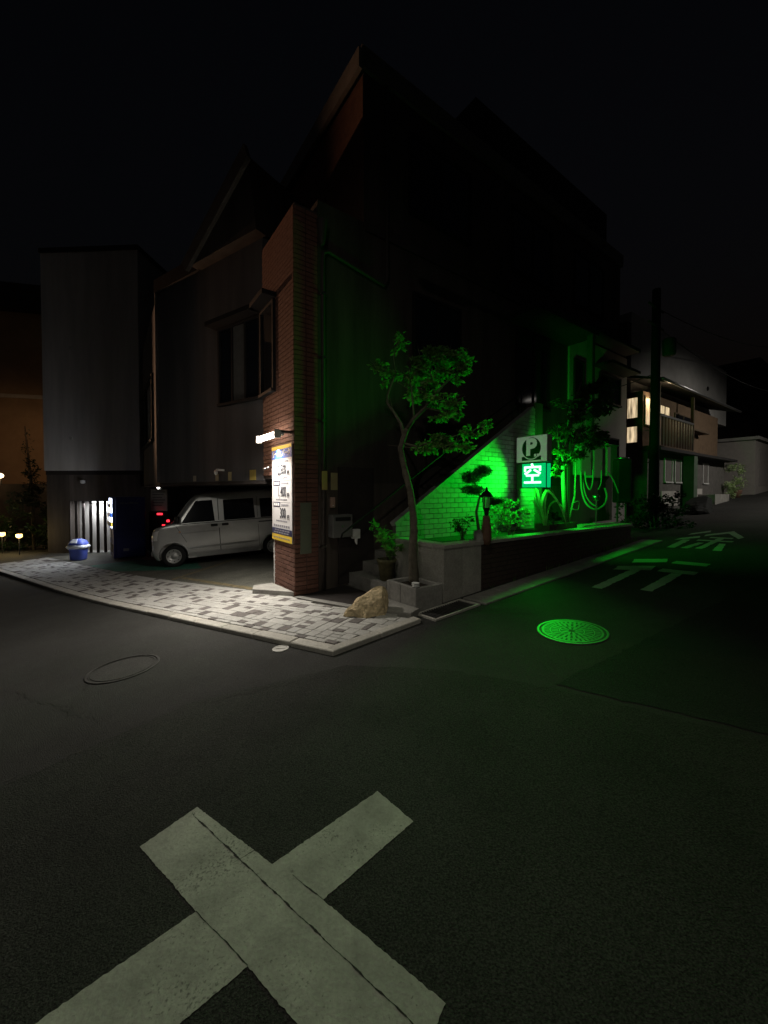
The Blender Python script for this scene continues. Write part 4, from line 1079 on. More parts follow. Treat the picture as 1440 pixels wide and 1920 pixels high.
# ------------------------------------------------------------------ kei van
VX = Vector((.943, .334, 0)); VY = Vector((-.334, .943, 0))
VO = Vector((-5.20, 9.508, 0)) - VX*.5 + VY*.7375
ga = lambda p: g(p.x, p.y)+.034
p1 = VO+VX*.5; p2 = VO+VX*2.9
za_ = ga(p1); zb_ = ga(p2)
vx = (VX + Vector((0, 0, (zb_-za_)/2.4))).normalized(); sy = (ga(p1+VY*.7)-ga(p1-VY*.7))/1.4
vy = (VY+Vector((0, 0, sy))).normalized(); vz = vx.cross(vy).normalized()
vo = Vector((VO.x, VO.y, za_-(zb_-za_)/2.4*.5))
VF = frame(vo, vx, vy, vz)
van = empty('van', tuple(vo), 'silver boxy minivan parked under the building', 'van')
def hw(z):
    if z < .55: return .715+.0225*min(1, max(0, (z-.25)/.3))
    if z < 1.02: return .7375
    return .7375-(z-1.02)/.83*.105
def xf(z):
    pts = [(.20, .08), (.30, .01), (.45, .0), (.62, .01), (.80, .025), (.93, .06), (1.00, .13), (1.05, .30), (1.10, .50), (1.30, .645), (1.55, .83), (1.70, .955), (1.78, 1.08), (1.83, 1.26), (1.86, 1.6)]
    for (a, x0), (b_, x1) in zip(pts, pts[1:]):
        if z <= b_: return x0+(x1-x0)*max(0, (z-a))/(b_-a)
    return pts[-1][1]
def xr(z):
    pts = [(.20, 3.33), (.30, 3.39), (.60, 3.395), (1.0, 3.37), (1.6, 3.28), (1.75, 3.22), (1.83, 3.08), (1.86, 2.7)]
    for (a, x0), (b_, x1) in zip(pts, pts[1:]):
        if z <= b_: return x0+(x1-x0)*max(0, (z-a))/(b_-a)
    return pts[-1][1]
zs = [.20, .25, .33, .45, .60, .78, .93, .97, 1.00, 1.03, 1.05, 1.08, 1.10, 1.22, 1.38, 1.55, 1.68, 1.76, 1.81, 1.845, 1.86]
NS = 48
m = MB(VF); ringv = []
for z in zs:
    a0, a1 = xf(z), xr(z); h = hw(z)
    if z > 1.74: h -= (z-1.74)**2/.0144*.16
    rf = .22 if z < .95 else .17; rr_ = .10
    lst = []
    nseg = 10
    def arc(cx_, cy_, r_, s0_, e0_):
        for k in range(nseg+1):
            a = s0_+(e0_-s0_)*k/nseg; lst.append((cx_+r_*cos(a), cy_+r_*sin(a), z))
    arc(a0+rf, -h+rf, rf, pi, 1.5*pi)
    for k in range(1, 8): lst.append((a0+rf+(a1-rr_-a0-rf)*k/8, -h, z))
    arc(a1-rr_, -h+rr_, rr_, 1.5*pi, 2*pi); arc(a1-rr_, h-rr_, rr_, 0, .5*pi)
    for k in range(1, 8): lst.append((a1-rr_-(a1-rr_-a0-rf)*k/8, h, z))
    arc(a0+rf, h-rf, rf, .5*pi, pi)
    ringv.append(lst)
nr = len(ringv[0]); vv = [p for r_ in ringv for p in r_]; ff = []
for i in range(len(zs)-1):
    for k in range(nr): ff.append((i*nr+k, i*nr+(k+1) % nr, (i+1)*nr+(k+1) % nr, (i+1)*nr+k))
ff += [tuple(range(nr-1, -1, -1)), tuple((len(zs)-1)*nr+k for k in range(nr))]
m.add(vv, ff)
bme = m.mesh('body'); bme.materials.append(van_paint); bme.materials.append(blackp)
body = bpy.data.objects.new('body', bme); COL.objects.link(body)
cm_ = MB(VF)
cut = []
for x in (.5, 2.9):
    for s_ in (-1, 1):
        c = MB(VF); v = []
        for y in ((-.95, -.52) if s_ < 0 else (.52, .95)):
            for k in range(28): a = 2*pi*k/28; v.append((x+.335*cos(a), y, .285+.335*sin(a)))
        c.add(v, [tuple(range(27, -1, -1)), tuple(range(28, 56))]+[(k, (k+1) % 28, 28+(k+1) % 28, 28+k) for k in range(28)])
        bm = bmesh.new(); bm.from_mesh(c.mesh('cut')); bmesh.ops.recalc_face_normals(bm, faces=bm.faces); cmsh = bpy.data.meshes.new('cut'); bm.to_mesh(cmsh); bm.free()
        cmsh.materials.append(blackp)
        co = bpy.data.objects.new('cut', cmsh); COL.objects.link(co); cut.append(co)
bm = bmesh.new(); bm.from_mesh(bme); bmesh.ops.recalc_face_normals(bm, faces=bm.faces); bm.to_mesh(bme); bm.free()
for co in cut:
    md = body.modifiers.new('b', 'BOOLEAN'); md.operation = 'DIFFERENCE'; md.object = co; md.solver = 'EXACT'
dg = bpy.context.evaluated_depsgraph_get(); dg.update()
nb = bpy.data.meshes.new_from_object(body.evaluated_get(dg)); bpy.data.objects.remove(body)
for co in cut: bpy.data.objects.remove(co)
for p in nb.polygons: p.use_smooth = len(p.vertices) == 4
nb.materials.clear(); nb.materials.append(van_paint)
try: nb.shade_auto_smooth = True
except Exception: pass
link('body', nb, None, van)
def side_patch(name, poly, mt, off=.004, rows=5, side=-1, parent=van):
    """poly: list of (z, x0, x1) rows following the body side"""
    m = MB(VF)
    for (z, a, b_) in poly:
        y = side*(hw(z)+off); m.v += [tuple(VF((a, y, z))), tuple(VF((b_, y, z)))]
    for i in range(len(poly)-1): m.f.append((2*i, 2*i+1, 2*i+3, 2*i+2))
    return obj(name, m, mt, parent)
def rows(z0, z1, x0a, x0b, x1a, x1b, n_=5): return [(z0+(z1-z0)*k/n_, x0a+(x0b-x0a)*k/n_, x1a+(x1b-x1a)*k/n_) for k in range(n_+1)]
for sd in (-1, 1):
    side_patch('window', rows(1.08, 1.62, .72, 1.08, 1.50, 1.46), glass_d, side=sd)
    side_patch('window', rows(1.08, 1.60, 1.72, 1.72, 2.48, 2.46), glass_d, side=sd)
    side_patch('window', rows(1.08, 1.58, 2.62, 2.62, 3.16, 3.10), glass_d, side=sd)
    side_patch('window_trim', rows(1.045, 1.068, .70, .715, 3.17, 3.17, 1), blackp, .003, side=sd)
    side_patch('sill_grime', rows(.235, .33, .86, .84, 2.52, 2.54, 2), van_low, .002, side=sd)
    side_patch('door_seam', rows(.32, 1.66, 1.582, 1.582, 1.600, 1.600), blackp, .002, side=sd)
    side_patch('door_seam', rows(.60, 1.02, .815, .60, .825, .61), blackp, .002, side=sd)
    side_patch('door_seam', rows(.32, 1.66, 2.54, 2.54, 2.55, 2.55), blackp, .002, side=sd)
    side_patch('slide_rail', rows(.955, .985, 2.56, 2.56, 3.30, 3.30, 1), blackp, .003, side=sd)
    for (xa_, xb_) in ((1.40, 1.56), (1.66, 1.82)):
        m = MB(VF); y = sd*(.7375); m.box(xa_, xb_, min(y, y+sd*.03), max(y, y+sd*.03), .945, 1.01); obj('door_handle', m, blackp, van, bevel=.012)
    m = MB(VF); y = sd*.7375
    m.add([(.62, y, .84), (1.56, y, .86), (1.56, y+sd*.006, .85), (.62, y+sd*.006, .83), (1.56, y, .835), (.62, y, .815)], [(0, 1, 2, 3), (3, 2, 4, 5)]); obj('body_crease', m, van_paint, van)
    m = MB(VF); m.add([(.86, y, .47), (2.52, y, .49), (2.52, y+sd*.008, .475), (.86, y+sd*.008, .455), (2.52, y, .45), (.86, y, .43)], [(0, 1, 2, 3), (3, 2, 4, 5)]); obj('body_crease', m, van_paint, van)
    m = MB(VF); m.smooth = True
    m.lathe([(.01, 0), (.03, .0), (.03, .015)], (.60, 0, 0), 10)
    # arch lip
    for x in (.5, 2.9):
        m = MB(VF); m.smooth = True
        m.tube([(x+.342*cos(a), sd*.735, .285+.342*sin(a)) for a in [pi*(-.02+1.04*k/20) for k in range(21)]], .014, 6); obj('arch_lip', m, van_paint, van)
    # headlamp wraps round the front corner
    m = MB(VF)
    for (z, dx) in ((.70, .0), (.76, .0), (.83, .0), (.90, .01), (.95, .03)):
        a0 = xf(z); rf = .22; h = hw(z)
        for k in range(9):
            a = pi+(.5*pi)*(.02+k/8*.80); m.v.append(tuple(VF((a0+rf+(rf+.005)*cos(a), sd*-1*(-h+rf+(rf+.005)*sin(a)) if sd > 0 else (-h+rf+(rf+.005)*sin(a)), z))))
    for i in range(4):
        for k in range(8): m.f.append((i*9+k, i*9+k+1, (i+1)*9+k+1, (i+1)*9+k))
    m.smooth = True
    obj('headlamp', m, lamp_glass, van)
    m = MB(VF); yy = sd*(.80)
    m.box(.60, .70, min(sd*.74, sd*.90), max(sd*.74, sd*.90), 1.08, 1.27); obj('mirror', m, van_paint if False else blackp, van, bevel=.025)
    m = MB(VF); y = sd*.7375; m.box(.66, .70, min(y, y+sd*.012), max(y, y+sd*.012), .86, .885); obj('side_marker', m, mat('amber', (.6, .22, .03), .3), van)
# windscreen
m = MB(VF)
for z in (1.09, 1.22, 1.36, 1.50, 1.64, 1.72):
    for y in (-.60, -.55, -.4, 0, .4, .55, .60):
        e = max(0, abs(y)-.44); m.v.append(tuple(VF((xf(z)+e*e*2.2-.006, y*hw(z)/.7375, z+.004))))
for i in range(5):
    for k in range(6): m.f.append((i*7+k, i*7+k+1, (i+1)*7+k+1, (i+1)*7+k))
m.smooth = True; obj('windscreen', m, glass_d, van)
m = MB(VF); m.box(-.025, .08, -.56, .56, .30, .44); obj('bumper', m, van_low, van, bevel=.03)
obj('number_plate', MB(VF).box(-.035, -.026, -.165, .165, .36, .52), yellow_p, van)
m = MB(VF); m.tube([(.55, -.25, 1.115), (.62, -.02, 1.15), (.60, .2, 1.13)], .008, 5); obj('wiper', m, blackp, van)
for s_ in (-1, 1):
    for x in (.5, 2.9):
        wf = lambda p, x=x, s_=s_: VF((x+p[0], s_*(.70-.165+p[2]), .278+p[1]))
        m = MB(wf); m.smooth = True; m.lathe([(.17, .0), (.25, .0), (.275, .02), (.278, .08), (.275, .14), (.255, .165), (.20, .170), (.172, .160), (.17, 0)], seg=32, cap=False); wh = obj('wheel', m, rubber, van)
        m = MB(wf); m.smooth = True; m.lathe([(.002, .135), (.05, .140), (.06, .118), (.105, .112), (.125, .135), (.160, .150), (.174, .162), (.172, .10)], seg=28, cap=False); obj('rim', m, mat('rim_silver', (.5, .5, .49), .45, .5, var=.05), wh)
        m = MB(wf)
        for k in range(8):
            a = 2*pi*k/8; m.tube([(.135*cos(a), .135*sin(a), .133), (.135*cos(a), .135*sin(a), .146)], .013, 8)
        obj('rim_hole', m, blackp, wh)
        m = MB(wf)
        for k in range(4):
            a = 2*pi*k/4+.4; m.tube([(.075*cos(a), .075*sin(a), .112), (.075*cos(a), .075*sin(a), .128)], .010, 6)
        obj('wheel_nut', m, steel, wh)

# ------------------------------------------------------------------ parking space interior
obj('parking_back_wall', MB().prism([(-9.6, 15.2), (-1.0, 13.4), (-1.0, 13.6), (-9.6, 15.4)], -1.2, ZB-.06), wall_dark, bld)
pm = empty('payment_machine', (-6.55, 11.15, -.38), 'dark parking payment machine with a white panel and red lights', 'payment machine')
c = px2w(297, 1000, 12.2)
obj('case', MB().box(c.x-.30, c.x+.30, c.y, c.y+.35, g(c.x, c.y), c.z+.68), blackp, pm, bevel=.02)
obj('post', MB().box(c.x-.05, c.x+.05, c.y+.1, c.y+.2, c.z+.68, c.z+1.62), steel, pm)
pn = obj('panel', MB().box(c.x-.26, c.x+.26, c.y+.05, c.y+.098, c.z+.70, c.z+1.40), white_p, pm)
for k in range(6): obj('panel_mark', MB().box(c.x-.2, c.x+.2-.05*(k % 3), c.y+.046, c.y+.0495, c.z+1.30-k*.085, c.z+1.325-k*.085), ink_g, pn)
redm = emat('red_led', (1.0, .03, .05), 2.2)
for (u, v, hw_, hh_) in ((297, 964, .08, .03), (317, 977, .035, .035), (304, 985, .04, .02)):
    q = px2w(u, v, 12.1); obj('red_light', MB().box(q.x-hw_, q.x+hw_, c.y-.03, c.y-.001, q.z-hh_, q.z+hh_) if u < 310 else MB().box(c.x+.28, c.x+.36, c.y-.03, c.y-.001, q.z-hh_, q.z+hh_), redm, pm)
q = px2w(298, 914, 12.3)
cl_ = empty('ceiling_lamp', (q.x, q.y, q.z), 'small white lamp in the ceiling of the parking space', 'lamp')
m = MB(); m.smooth = True; m.lathe([(.01, -.05), (.04, -.04), (.06, 0)], q, 14); obj('bulb', m, emat('ceiling_glow', (1, .96, .9), 10), cl_)
obj('base', MB().box(q.x-.08, q.x+.08, q.y-.08, q.y+.08, q.z+.002, ZB-.06), blackp, cl_)
light('ceiling_light', 'POINT', (q.x, q.y-.02, q.z-.09), 5, (1, .96, .9), cl_, shadow_soft_size=.05)
# height limit notices on the wing edge
for (u, wd_, hh, mt, lb) in ((475, .085, .19, mat('notice_dull', (.38, .29, .07), .6, var=.1), 'bright yellow height notice on the wing edge nearest the pillar'), (432, .05, .17, mat('pale_yellow', (.45, .38, .2), .6, var=.05), 'narrow pale yellow notice left of the lamp bracket'), (408, .05, .14, mat('pale_yellow2', (.36, .31, .2), .6, var=.05), 'faded pale notice on the wing edge in the middle'), (366, .05, .12, mat('pale_tag', (.34, .31, .25), .6, var=.05), 'small greyish tag on the wing edge at the far left')):
    # intersect picture column with wing wall line
    k = (u-720)/721; a = (A[0]-k*A[1])/(k*FW.y-FW.x)
    obj('notice', MB(lambda p: W(*p)).box(a-wd_, a+wd_, -.014, -.002, ZB+.01, ZB+.01+hh), mt, label=lb, cat='notice')
k = (420-720)/721; a = (A[0]-k*A[1])/(k*FW.y-FW.x)
sp = empty('security_camera', W(a, -.1, ZB+.1), 'little white camera bracket on the wing edge above the van', 'camera')
obj('bracket', MB(lambda p: W(*p)).box(a-.02, a+.02, -.16, 0, ZB+.20, ZB+.24), white_p, sp)
m = MB(lambda p: W(*p)); m.smooth = True; m.tube([(a-.07, -.22, ZB+.15), (a+.05, -.14, ZB+.19)], .035, 10); obj('housing', m, white_p, sp)
k = (502-720)/721; q = P(-.02, 1.05, 2.02)
sm = empty('wall_spot', q, 'tiny twin metal spot bracket on the brick left of the price board', 'bracket')
for dz, ds in ((0, 0), (-.01, .10)):
    m = MB(PF); m.smooth = True; m.tube([(-.012, 1.02+ds*1.6, 2.02+dz), (-.09, 1.02+ds*1.6, 2.0+dz)], [.012, .026], 8); obj('head', m, steel, sm)

# ------------------------------------------------------------------ left block, vending machine, bin
lb = empty('white_block_building', (-9.6, 12.7, -.45), 'plain pale building with a dark tiled base left of the van', 'building')
BLx, BRx, BLy, BRy = -11.28, -7.98, 12.78, 12.60
def BF(p):  # x along front from left, y depth, z
    d = Vector((BRx-BLx, BRy-BLy, 0)).normalized(); nn = Vector((-d.y, d.x, 0)); q = Vector((BLx, BLy, 0))+d*p[0]+nn*p[1]; return (q.x, q.y, p[2])
BWD = math.hypot(BRx-BLx, BRy-BLy)
obj('upper_wall', MB(BF).box(0, BWD, 0, 6, 2.28, 9.4), wall_white, lb)
NX0, NX1, NZ0, NZ1 = .84, 2.36, -.46, 1.27
obj('base_wall', MB(BF).box(.04, NX0, .04, 6, -1, 2.28), tile_dark, lb)
obj('base_wall', MB(BF).box(NX1, BWD-.04, .04, 6, -1, 2.28), tile_dark, lb)
obj('base_wall', MB(BF).box(NX0, NX1, .04, 6, NZ1, 2.28), tile_dark, lb)
obj('niche_back', MB(BF).box(NX0, NX1, .42, .5, -1, NZ1), wall_white, lb)
obj('niche_floor', MB(BF).box(NX0, NX1, .04, .42, -1, NZ0+.03), concrete, lb)
obj('base_band', MB(BF).box(.03, BWD-.03, .025, .04, 2.14, 2.279), wall_dark, lb)
obj('parapet', MB(BF).box(-.04, BWD+.04, -.04, 6.04, 9.4, 9.55), wall_dark, lb)
for (x, z) in ((.95, 3.35), (1.0, 6.3)):
    m = MB(lambda p: BF((x+p[0], -.02+p[2], z+p[1]))); m.lathe([(.01, 0), (.06, 0), (.06, .02)], seg=14); obj('vent', m, grey_box, lb)
m = MB(BF); m.lathe([(.03, 0), (.07, .02), (.07, .10), (.03, .12)], (1.36, -.03, 1.85), 14); obj('bracket_lamp', m, white_b, lb)
# dark slats in front of a lit niche
gaps = [(.86+k*.25, 1.015+k*.25) for k in range(6)]
edges = [NX0]+[v for g_ in gaps for v in g_]+[NX1]
for k in range(0, len(edges)-1, 2):
    obj('slat', MB(BF).box(edges[k], edges[k+1], .02, .042, NZ0, NZ1), wall_dark, lb)
obj('niche_tube', MB(BF).box(1.30, 2.30, .30, .33, NZ1-.05, NZ1-.02), emat('niche_glow', (.92, .96, 1.0), 6), lb)
p_ = BF((1.80, .27, NZ1-.07)); light('niche_light', 'AREA', p_, 42, (.92, .96, 1.0), lb, BF((1.72, .38, 0)), shape='RECTANGLE', size=1.0, size_y=.06)

vm = empty('vending_machine', (-7.75, 11.05, -.42), 'navy vending machine seen from its side, its lit front turned left', 'vending machine')
FWd = Vector((-.64, .768, 0)).normalized(); DPd = Vector((.768, .64, 0)).normalized()
vg = g(-7.75, 11.05)+.035
VMF = lambda p: Vector((-7.75, 11.05, vg))+FWd*p[0]+DPd*p[1]+Vector((0, 0, p[2]))
obj('cabinet', MB(VMF).box(0, 1.05, .03, .76, .03, 1.80), navy_steel, vm, bevel=.02)
obj('front_frame', MB(VMF).box(.0, 1.05, -.03, .028, .03, .86), navy_steel, vm)
obj('lit_window', MB(VMF).box(.03, 1.02, -.05, .028, .90, 1.76), emat('vending_glow', (.80, .88, 1.0), 5.5), vm)
m = MB(VMF)
m.box(0, .028, -.055, .028, .865, 1.80); m.box(1.022, 1.05, -.055, .028, .865, 1.80); m.box(.028, 1.022, -.055, .028, 1.762, 1.80); m.box(.028, 1.022, -.055, .028, .865, .898)
obj('window_frame', m, mat('vm_frame', (.10, .14, .45), .4, var=.05), vm)
for r_ in range(3):
    for k in range(9): obj('can', MB(VMF).lathe([(.028, 0), (.033, .01), (.033, .11), (.028, .12)], (.09+k*.107, -.075, .95+r_*.27), 8), (yellow_p, blue_p, white_p, terracotta)[(k+r_) % 4], vm)
obj('dispenser_flap', MB(VMF).box(.2, .85, -.045, -.031, .18, .42), blackp, vm)
obj('coin_slot', MB(VMF).box(.70, .95, -.045, -.031, .58, .78), steel, vm)
for k, (a_, b_, h_) in enumerate(((.14, .24, .05), (.255, .34, .035), (.355, .47, .06), (.485, .58, .04))): obj('logo_mark', MB(VMF).box(-.004, -.0005, a_, b_, 1.60, 1.60+h_), mat('logo_grey', (.10, .11, .17), .5), vm)
obj('side_label', MB(VMF).box(-.004, -.0005, .20, .34, .22, .30), ink_g, vm)
for (a, b_) in ((.05, .08), (.05, .66), (.9, .08), (.9, .66)): obj('foot', MB(VMF).box(a, a+.08, b_, b_+.08, -.02, .03), blackp, vm)
c = VMF((.5, -.09, 1.34)); light('vending_light', 'AREA', c, 52, (.90, .94, 1.0), vm, c-DPd+Vector((0, 0, .06)), shape='RECTANGLE', size=.9, size_y=.8, spread=radians(172))

bn = empty('trash_bin', (-8.87, 11.13, g(-8.87, 11.13)), 'blue rubbish bin with a white bag over its rim beside the vending machine', 'bin')
o = (-8.87, 11.13, g(-8.87, 11.13)+.04)
def sqring(o, prof, n_=24, pw=4.0):
    v = []; f_ = []
    for r_, z in prof:
        for k in range(n_):
            a = 2*pi*k/n_; q = (abs(cos(a))**pw+abs(sin(a))**pw)**(-1/pw); v.append((o[0]+r_*q*cos(a), o[1]+r_*.85*q*sin(a), o[2]+z))
    for i in range(len(prof)-1):
        for k in range(n_): f_.append((i*n_+k, i*n_+(k+1) % n_, (i+1)*n_+(k+1) % n_, (i+1)*n_+k))
    f_ += [tuple(range(n_-1, -1, -1)), tuple((len(prof)-1)*n_+k for k in range(n_))]
    m = MB(); m.v = v; m.f = f_; m.smooth = True; return m
obj('tub', sqring(o, [(.165, 0), (.178, .03), (.205, .40), (.21, .42)]), bin_blue, bn)
m = sqring(o, [(.212, .33), (.24, .35), (.255, .385), (.235, .43), (.20, .44)])
for i, v in enumerate(m.v):
    k = mnoise.noise(Vector(v)*11)*.03; m.v[i] = (v[0]+k, v[1]+k*.5, v[2]+mnoise.noise(Vector(v)*13+Vector((4, 0, 0)))*.03)
obj('bag_rim', m, bag_m, bn)
obj('lid', sqring(o, [(.215, .425), (.218, .47), (.17, .56), (.10, .60), (.05, .605)]), bin_blue, bn)
obj('lid_flap', MB(lambda p: Vector(o)+Vector(p)).add([(-.10, -.19, .505), (.10, -.19, .505), (.06, -.10, .60), (-.06, -.10, .60), (-.10, -.205, .51), (.10, -.205, .51), (.06, -.11, .612), (-.06, -.11, .612)], [(0, 3, 2, 1), (4, 5, 6, 7), (0, 1, 5, 4), (1, 2, 6, 5), (2, 3, 7, 6), (3, 0, 4, 7)]), bag_m, bn)

# ------------------------------------------------------------------ far left: tan building, low wall, hedge, garden lights
nbg = empty('tan_building', (-24, 24, -.6), 'tan plaster building lit orange at the far left', 'building')
obj('wall', MB().prism([(-34, 17.5), (-18.2, 21.2), (-16.5, 28), (-34, 28)], -1, 11.2), plaster_tan, nbg)
obj('roof', MB().prism([(-34.5, 17.0), (-17.9, 20.9), (-16.2, 28.3), (-34.5, 28.3)], 11.2, 12.6), roof_m, nbg)
obj('band', MB().prism([(-34.1, 17.36), (-18.18, 21.08), (-18.2, 21.19), (-34, 17.49)], 6.6, 6.8), fascia_m, nbg)
gwz = g(-15, 16)
gw = obj('garden_wall', MB().prism([(-22, 15.2), (-12.6, 16.3), (-12.6, 16.5), (-22, 15.4)], -1, 1.9), wall_dark, label='dark garden wall at the far left below the tan building', cat='wall')
hd_ = empty('hedge', (-13.2, 13.2, gwz), 'dark hedge beside the pale building at the far left', 'hedge')
cls = []
r = random.Random(17)
for k in range(26):
    x = r.uniform(-16.5, -11.7); y = 13.9+r.uniform(-.5, .5); cls.append(((x, y, g(x, y)+r.uniform(.2, 1.1)), (.55, .45, .38), 1))
obj('foliage', leaves(clump_sampler(cls), 4200, .12, 18, .0, .55), leaf2, hd_)
m = MB()
for k in range(10): x = -16.3+k*.5; m.tube([(x, 13.9, -.6), (x+.1, 13.9, .2)], .02, 5)
obj('stem', m, bark, hd_)
ct = empty('conifer', (-12.55, 13.75, -.5), 'thin pointed conifer against the tan building', 'tree')
m = MB(); m.tube([(-12.55, 13.75, -.6), (-12.6, 13.75, 1.8), (-12.75, 13.7, 3.9)], [.06, .05, .02], 7); obj('trunk', m, bark, ct)
cls = [((-12.55, 13.75, 1.0+k*.22), (.62*(1-k/8.5), .55*(1-k/8.5), .25), 1-k/9) for k in range(8)]+[((-12.72, 13.7, 3.0), (.10, .10, .7), .3)]
obj('crown', leaves(clump_sampler(cls), 1500, .10, 23, .2, .35), leaf4, ct)
glow = emat('garden_glow', (1.0, .62, .20), 4.0)
def garden_light(u, v, d, label, e_):
    c = px2w(u, v, d); e = empty('garden_light', (c.x, c.y, g(c.x, c.y)), label, 'garden light', 'garden lights in the hedge')
    m = MB(); m.smooth = True; m.lathe([(.02, -.09), (.08, -.05), (.08, .04), (.02, .055)], c, 12); obj('bulb', m, glow, e)
    m = MB(); m.lathe([(.09, .055), (.02, .09)], c, 12); obj('cap', m, blackm, e)
    m = MB(); m.tube([(c.x, c.y, g(c.x, c.y)), (c.x, c.y, c.z-.06)], .015, 6); obj('stake', m, blackm, e)
    light('bulb_light', 'POINT', (c.x, c.y-.1, c.z+.0), e_, (1.0, .72, .30), e, shadow_soft_size=.05)
garden_light(36, 1004, 12.6, 'warm garden light on a stake at the right end of the hedge', 16)
garden_light(4, 1001, 12.9, 'warm garden light at the very left edge of the picture', 20)
q = px2w(1, 892, 15.0)
wl = empty('gate_lamp', (q.x, q.y, 1.9), 'white globe lamp on the garden wall at the left edge', 'lamp')
m = MB(); m.smooth = True; m.lathe([(.01, -.1), (.08, -.06), (.10, 0), (.08, .06), (.01, .1)], q, 14); obj('globe', m, emat('globe_glow', (1, .74, .42), 4), wl)
m = MB(); m.tube([(q.x, q.y, 1.85), (q.x, q.y, q.z-.1)], .03, 8); obj('post', m, blackm, wl)
light('globe_light', 'POINT', (q.x, q.y-.14, q.z), 26, (1.0, .68, .30), wl, shadow_soft_size=.1)

# ------------------------------------------------------------------ street lamps (outside the frame; they light the crossing and the facades)
def street_lamp(base, head, color, power, label, spot):
    e = empty('street_lamp', (base[0], base[1], g(*base)), label, 'street lamp')
    m = MB(); m.smooth = True; m.tube([(base[0], base[1], g(*base)), (base[0], base[1], head[2]-.3), (base[0]+(head[0]-base[0])*.3, base[1]+(head[1]-base[1])*.3, head[2]+.12), (head[0], head[1], head[2]+.1)], [.09, .07, .05, .04], 10); obj('pole', m, steel, e)
    d = Vector((head[0]-base[0], head[1]-base[1], 0)).normalized(); n_ = Vector((-d.y, d.x, 0)); f_ = frame(head, d, n_)
    obj('lamp_head', MB(f_).box(-.30, .35, -.14, .14, .03, .15), grey_box, e, bevel=.03)
    obj('lamp_glass', MB(f_).box(-.25, .30, -.11, .11, .0, .029), emat(label[:12]+'_glow', color, 4), e)
    light('lamp_light', 'SPOT', (head[0], head[1], head[2]-.04), power, color, e, (head[0]+spot[0], head[1]+spot[1], head[2]-3), shadow_soft_size=.12, spot_size=radians(spot[2]), spot_blend=spot[3])
    return e
street_lamp((3.5, .6), (.15, 2.2, 5.6), (1.0, .97, .77), 150, 'white street lamp on a long arm over the crossing, beside the viewer', (-.15, .15, 104, 1.0))
street_lamp((-3.2, -13.5), (-2.6, -11.8, 6.0), (1.0, .95, .82), 640, 'white street lamp further down the road behind the viewer', (1.0, 12.5, 38, .9))
olamp = street_lamp((-16.9, 13.2), (-15.3, 14.7, 4.9), (1.0, .56, .27), 330, 'orange street lamp down the left street', (-1.5, 2.2, 150, .6))
obj('added_flood_head', MB(frame((-15.2, 14.9, 4.2), (.85, -.53, 0), (.53, .85, 0))).box(-.2, .12, -.12, .12, -.12, .12), grey_box, olamp, bevel=.02)  # added flood, aimed so orange light reaches the pier but not the pavement
light('added_flood_light', 'SPOT', (-15.05, 14.78, 4.2), 2300, (1.0, .54, .30), olamp, (-1.7, 6.3, 5.3), shadow_soft_size=.12, spot_size=radians(37), spot_blend=.8)

street_lamp((17.5, 8.6), (17.0, 10.2, 6.8), (1.0, .94, .84), 1350, 'pale street lamp up the hill road beyond the right edge', (-.6, 1.6, 140, .8))

# ------------------------------------------------------------------ utility pole and houses up the hill
up = empty('utility_pole', P(11.3, -1.2, gp(11.3, -1.2)), 'dark concrete utility pole beside the house with lit windows', 'utility pole')
b0 = P(10.1, -1.32); zg = g(b0[0], b0[1])
m = MB(); m.smooth = True; m.tube([(b0[0], b0[1], zg-.2), (b0[0], b0[1], 7.2)], [.135, .10], 14); obj('pole', m, mat('pole_dark', (.012, .012, .012), .9, var=.2), up)
m = MB()
for z in (6.7, 6.2): m.tube([(b0[0]-.5*RX[0], b0[1]-.5*RX[1], z), (b0[0]+.5*RX[0], b0[1]+.5*RX[1], z)], .03, 6)
obj('cross_arm', m, iron_d, up)
for k in range(6): obj('step_bolt', MB().tube([(b0[0], b0[1], zg+1.8+k*.45), (b0[0]+.26*(1 if k % 2 else -1), b0[1], zg+1.8+k*.45)], .010, 5), iron_d, up)
m = MB(); m.smooth = True; m.lathe([(.14, 0), (.16, .05), (.16, .42), (.12, .46)], (b0[0]+.30, b0[1]-.1, 5.35), 16); obj('transformer', m, iron_d, up)
wire_m = mat('wire', (.02, .02, .02), .6)
def wire(a, b_, sag, lbl, r_=.012):
    a = Vector(a); b_ = Vector(b_); pts = []
    for k in range(17):
        t = k/16; p = a.lerp(b_, t); p.z -= sag*4*t*(1-t); pts.append(p)
    m = MB(); m.tube(pts, r_, 5); obj('wire', m, wire_m, label=lbl, cat='wire', group='overhead wires')
wire((b0[0], b0[1], 6.7), P(24, -2.5, 8.4), .5, 'upper overhead wire running up the hill from the pole')
wire((b0[0], b0[1], 6.2), P(26, -1.8, 6.6), .5, 'lower overhead wire running up the hill from the pole')
wire((b0[0], b0[1], 4.9), P(7.9, -.1, 4.2), .12, 'short wire from the pole to the pale annex wall')
bu = empty('bush', P(9.2, -1.55, gp(9.2, -1.55)), 'dark bush at the foot of the utility pole', 'bush')
c = P(9.6, -1.45); cz = g(c[0], c[1])
cls = [((c[0]+r.uniform(-.5, 1.0)*.9, c[1]+r.uniform(-.3, .7)*.7, cz+r.uniform(.1, .75)), (.36, .30, .26), 1) for r in [random.Random(60+k) for k in range(12)]]
obj('foliage', leaves(clump_sampler(cls), 2200, .09, 31, .0, .55), leaf4, bu)
m = MB()
for k in range(5): m.tube([(c[0]+.1*k, c[1], cz-.05), (c[0]+.14*k-.1, c[1], cz+.5)], .015, 5)
obj('stem', m, bark, bu)

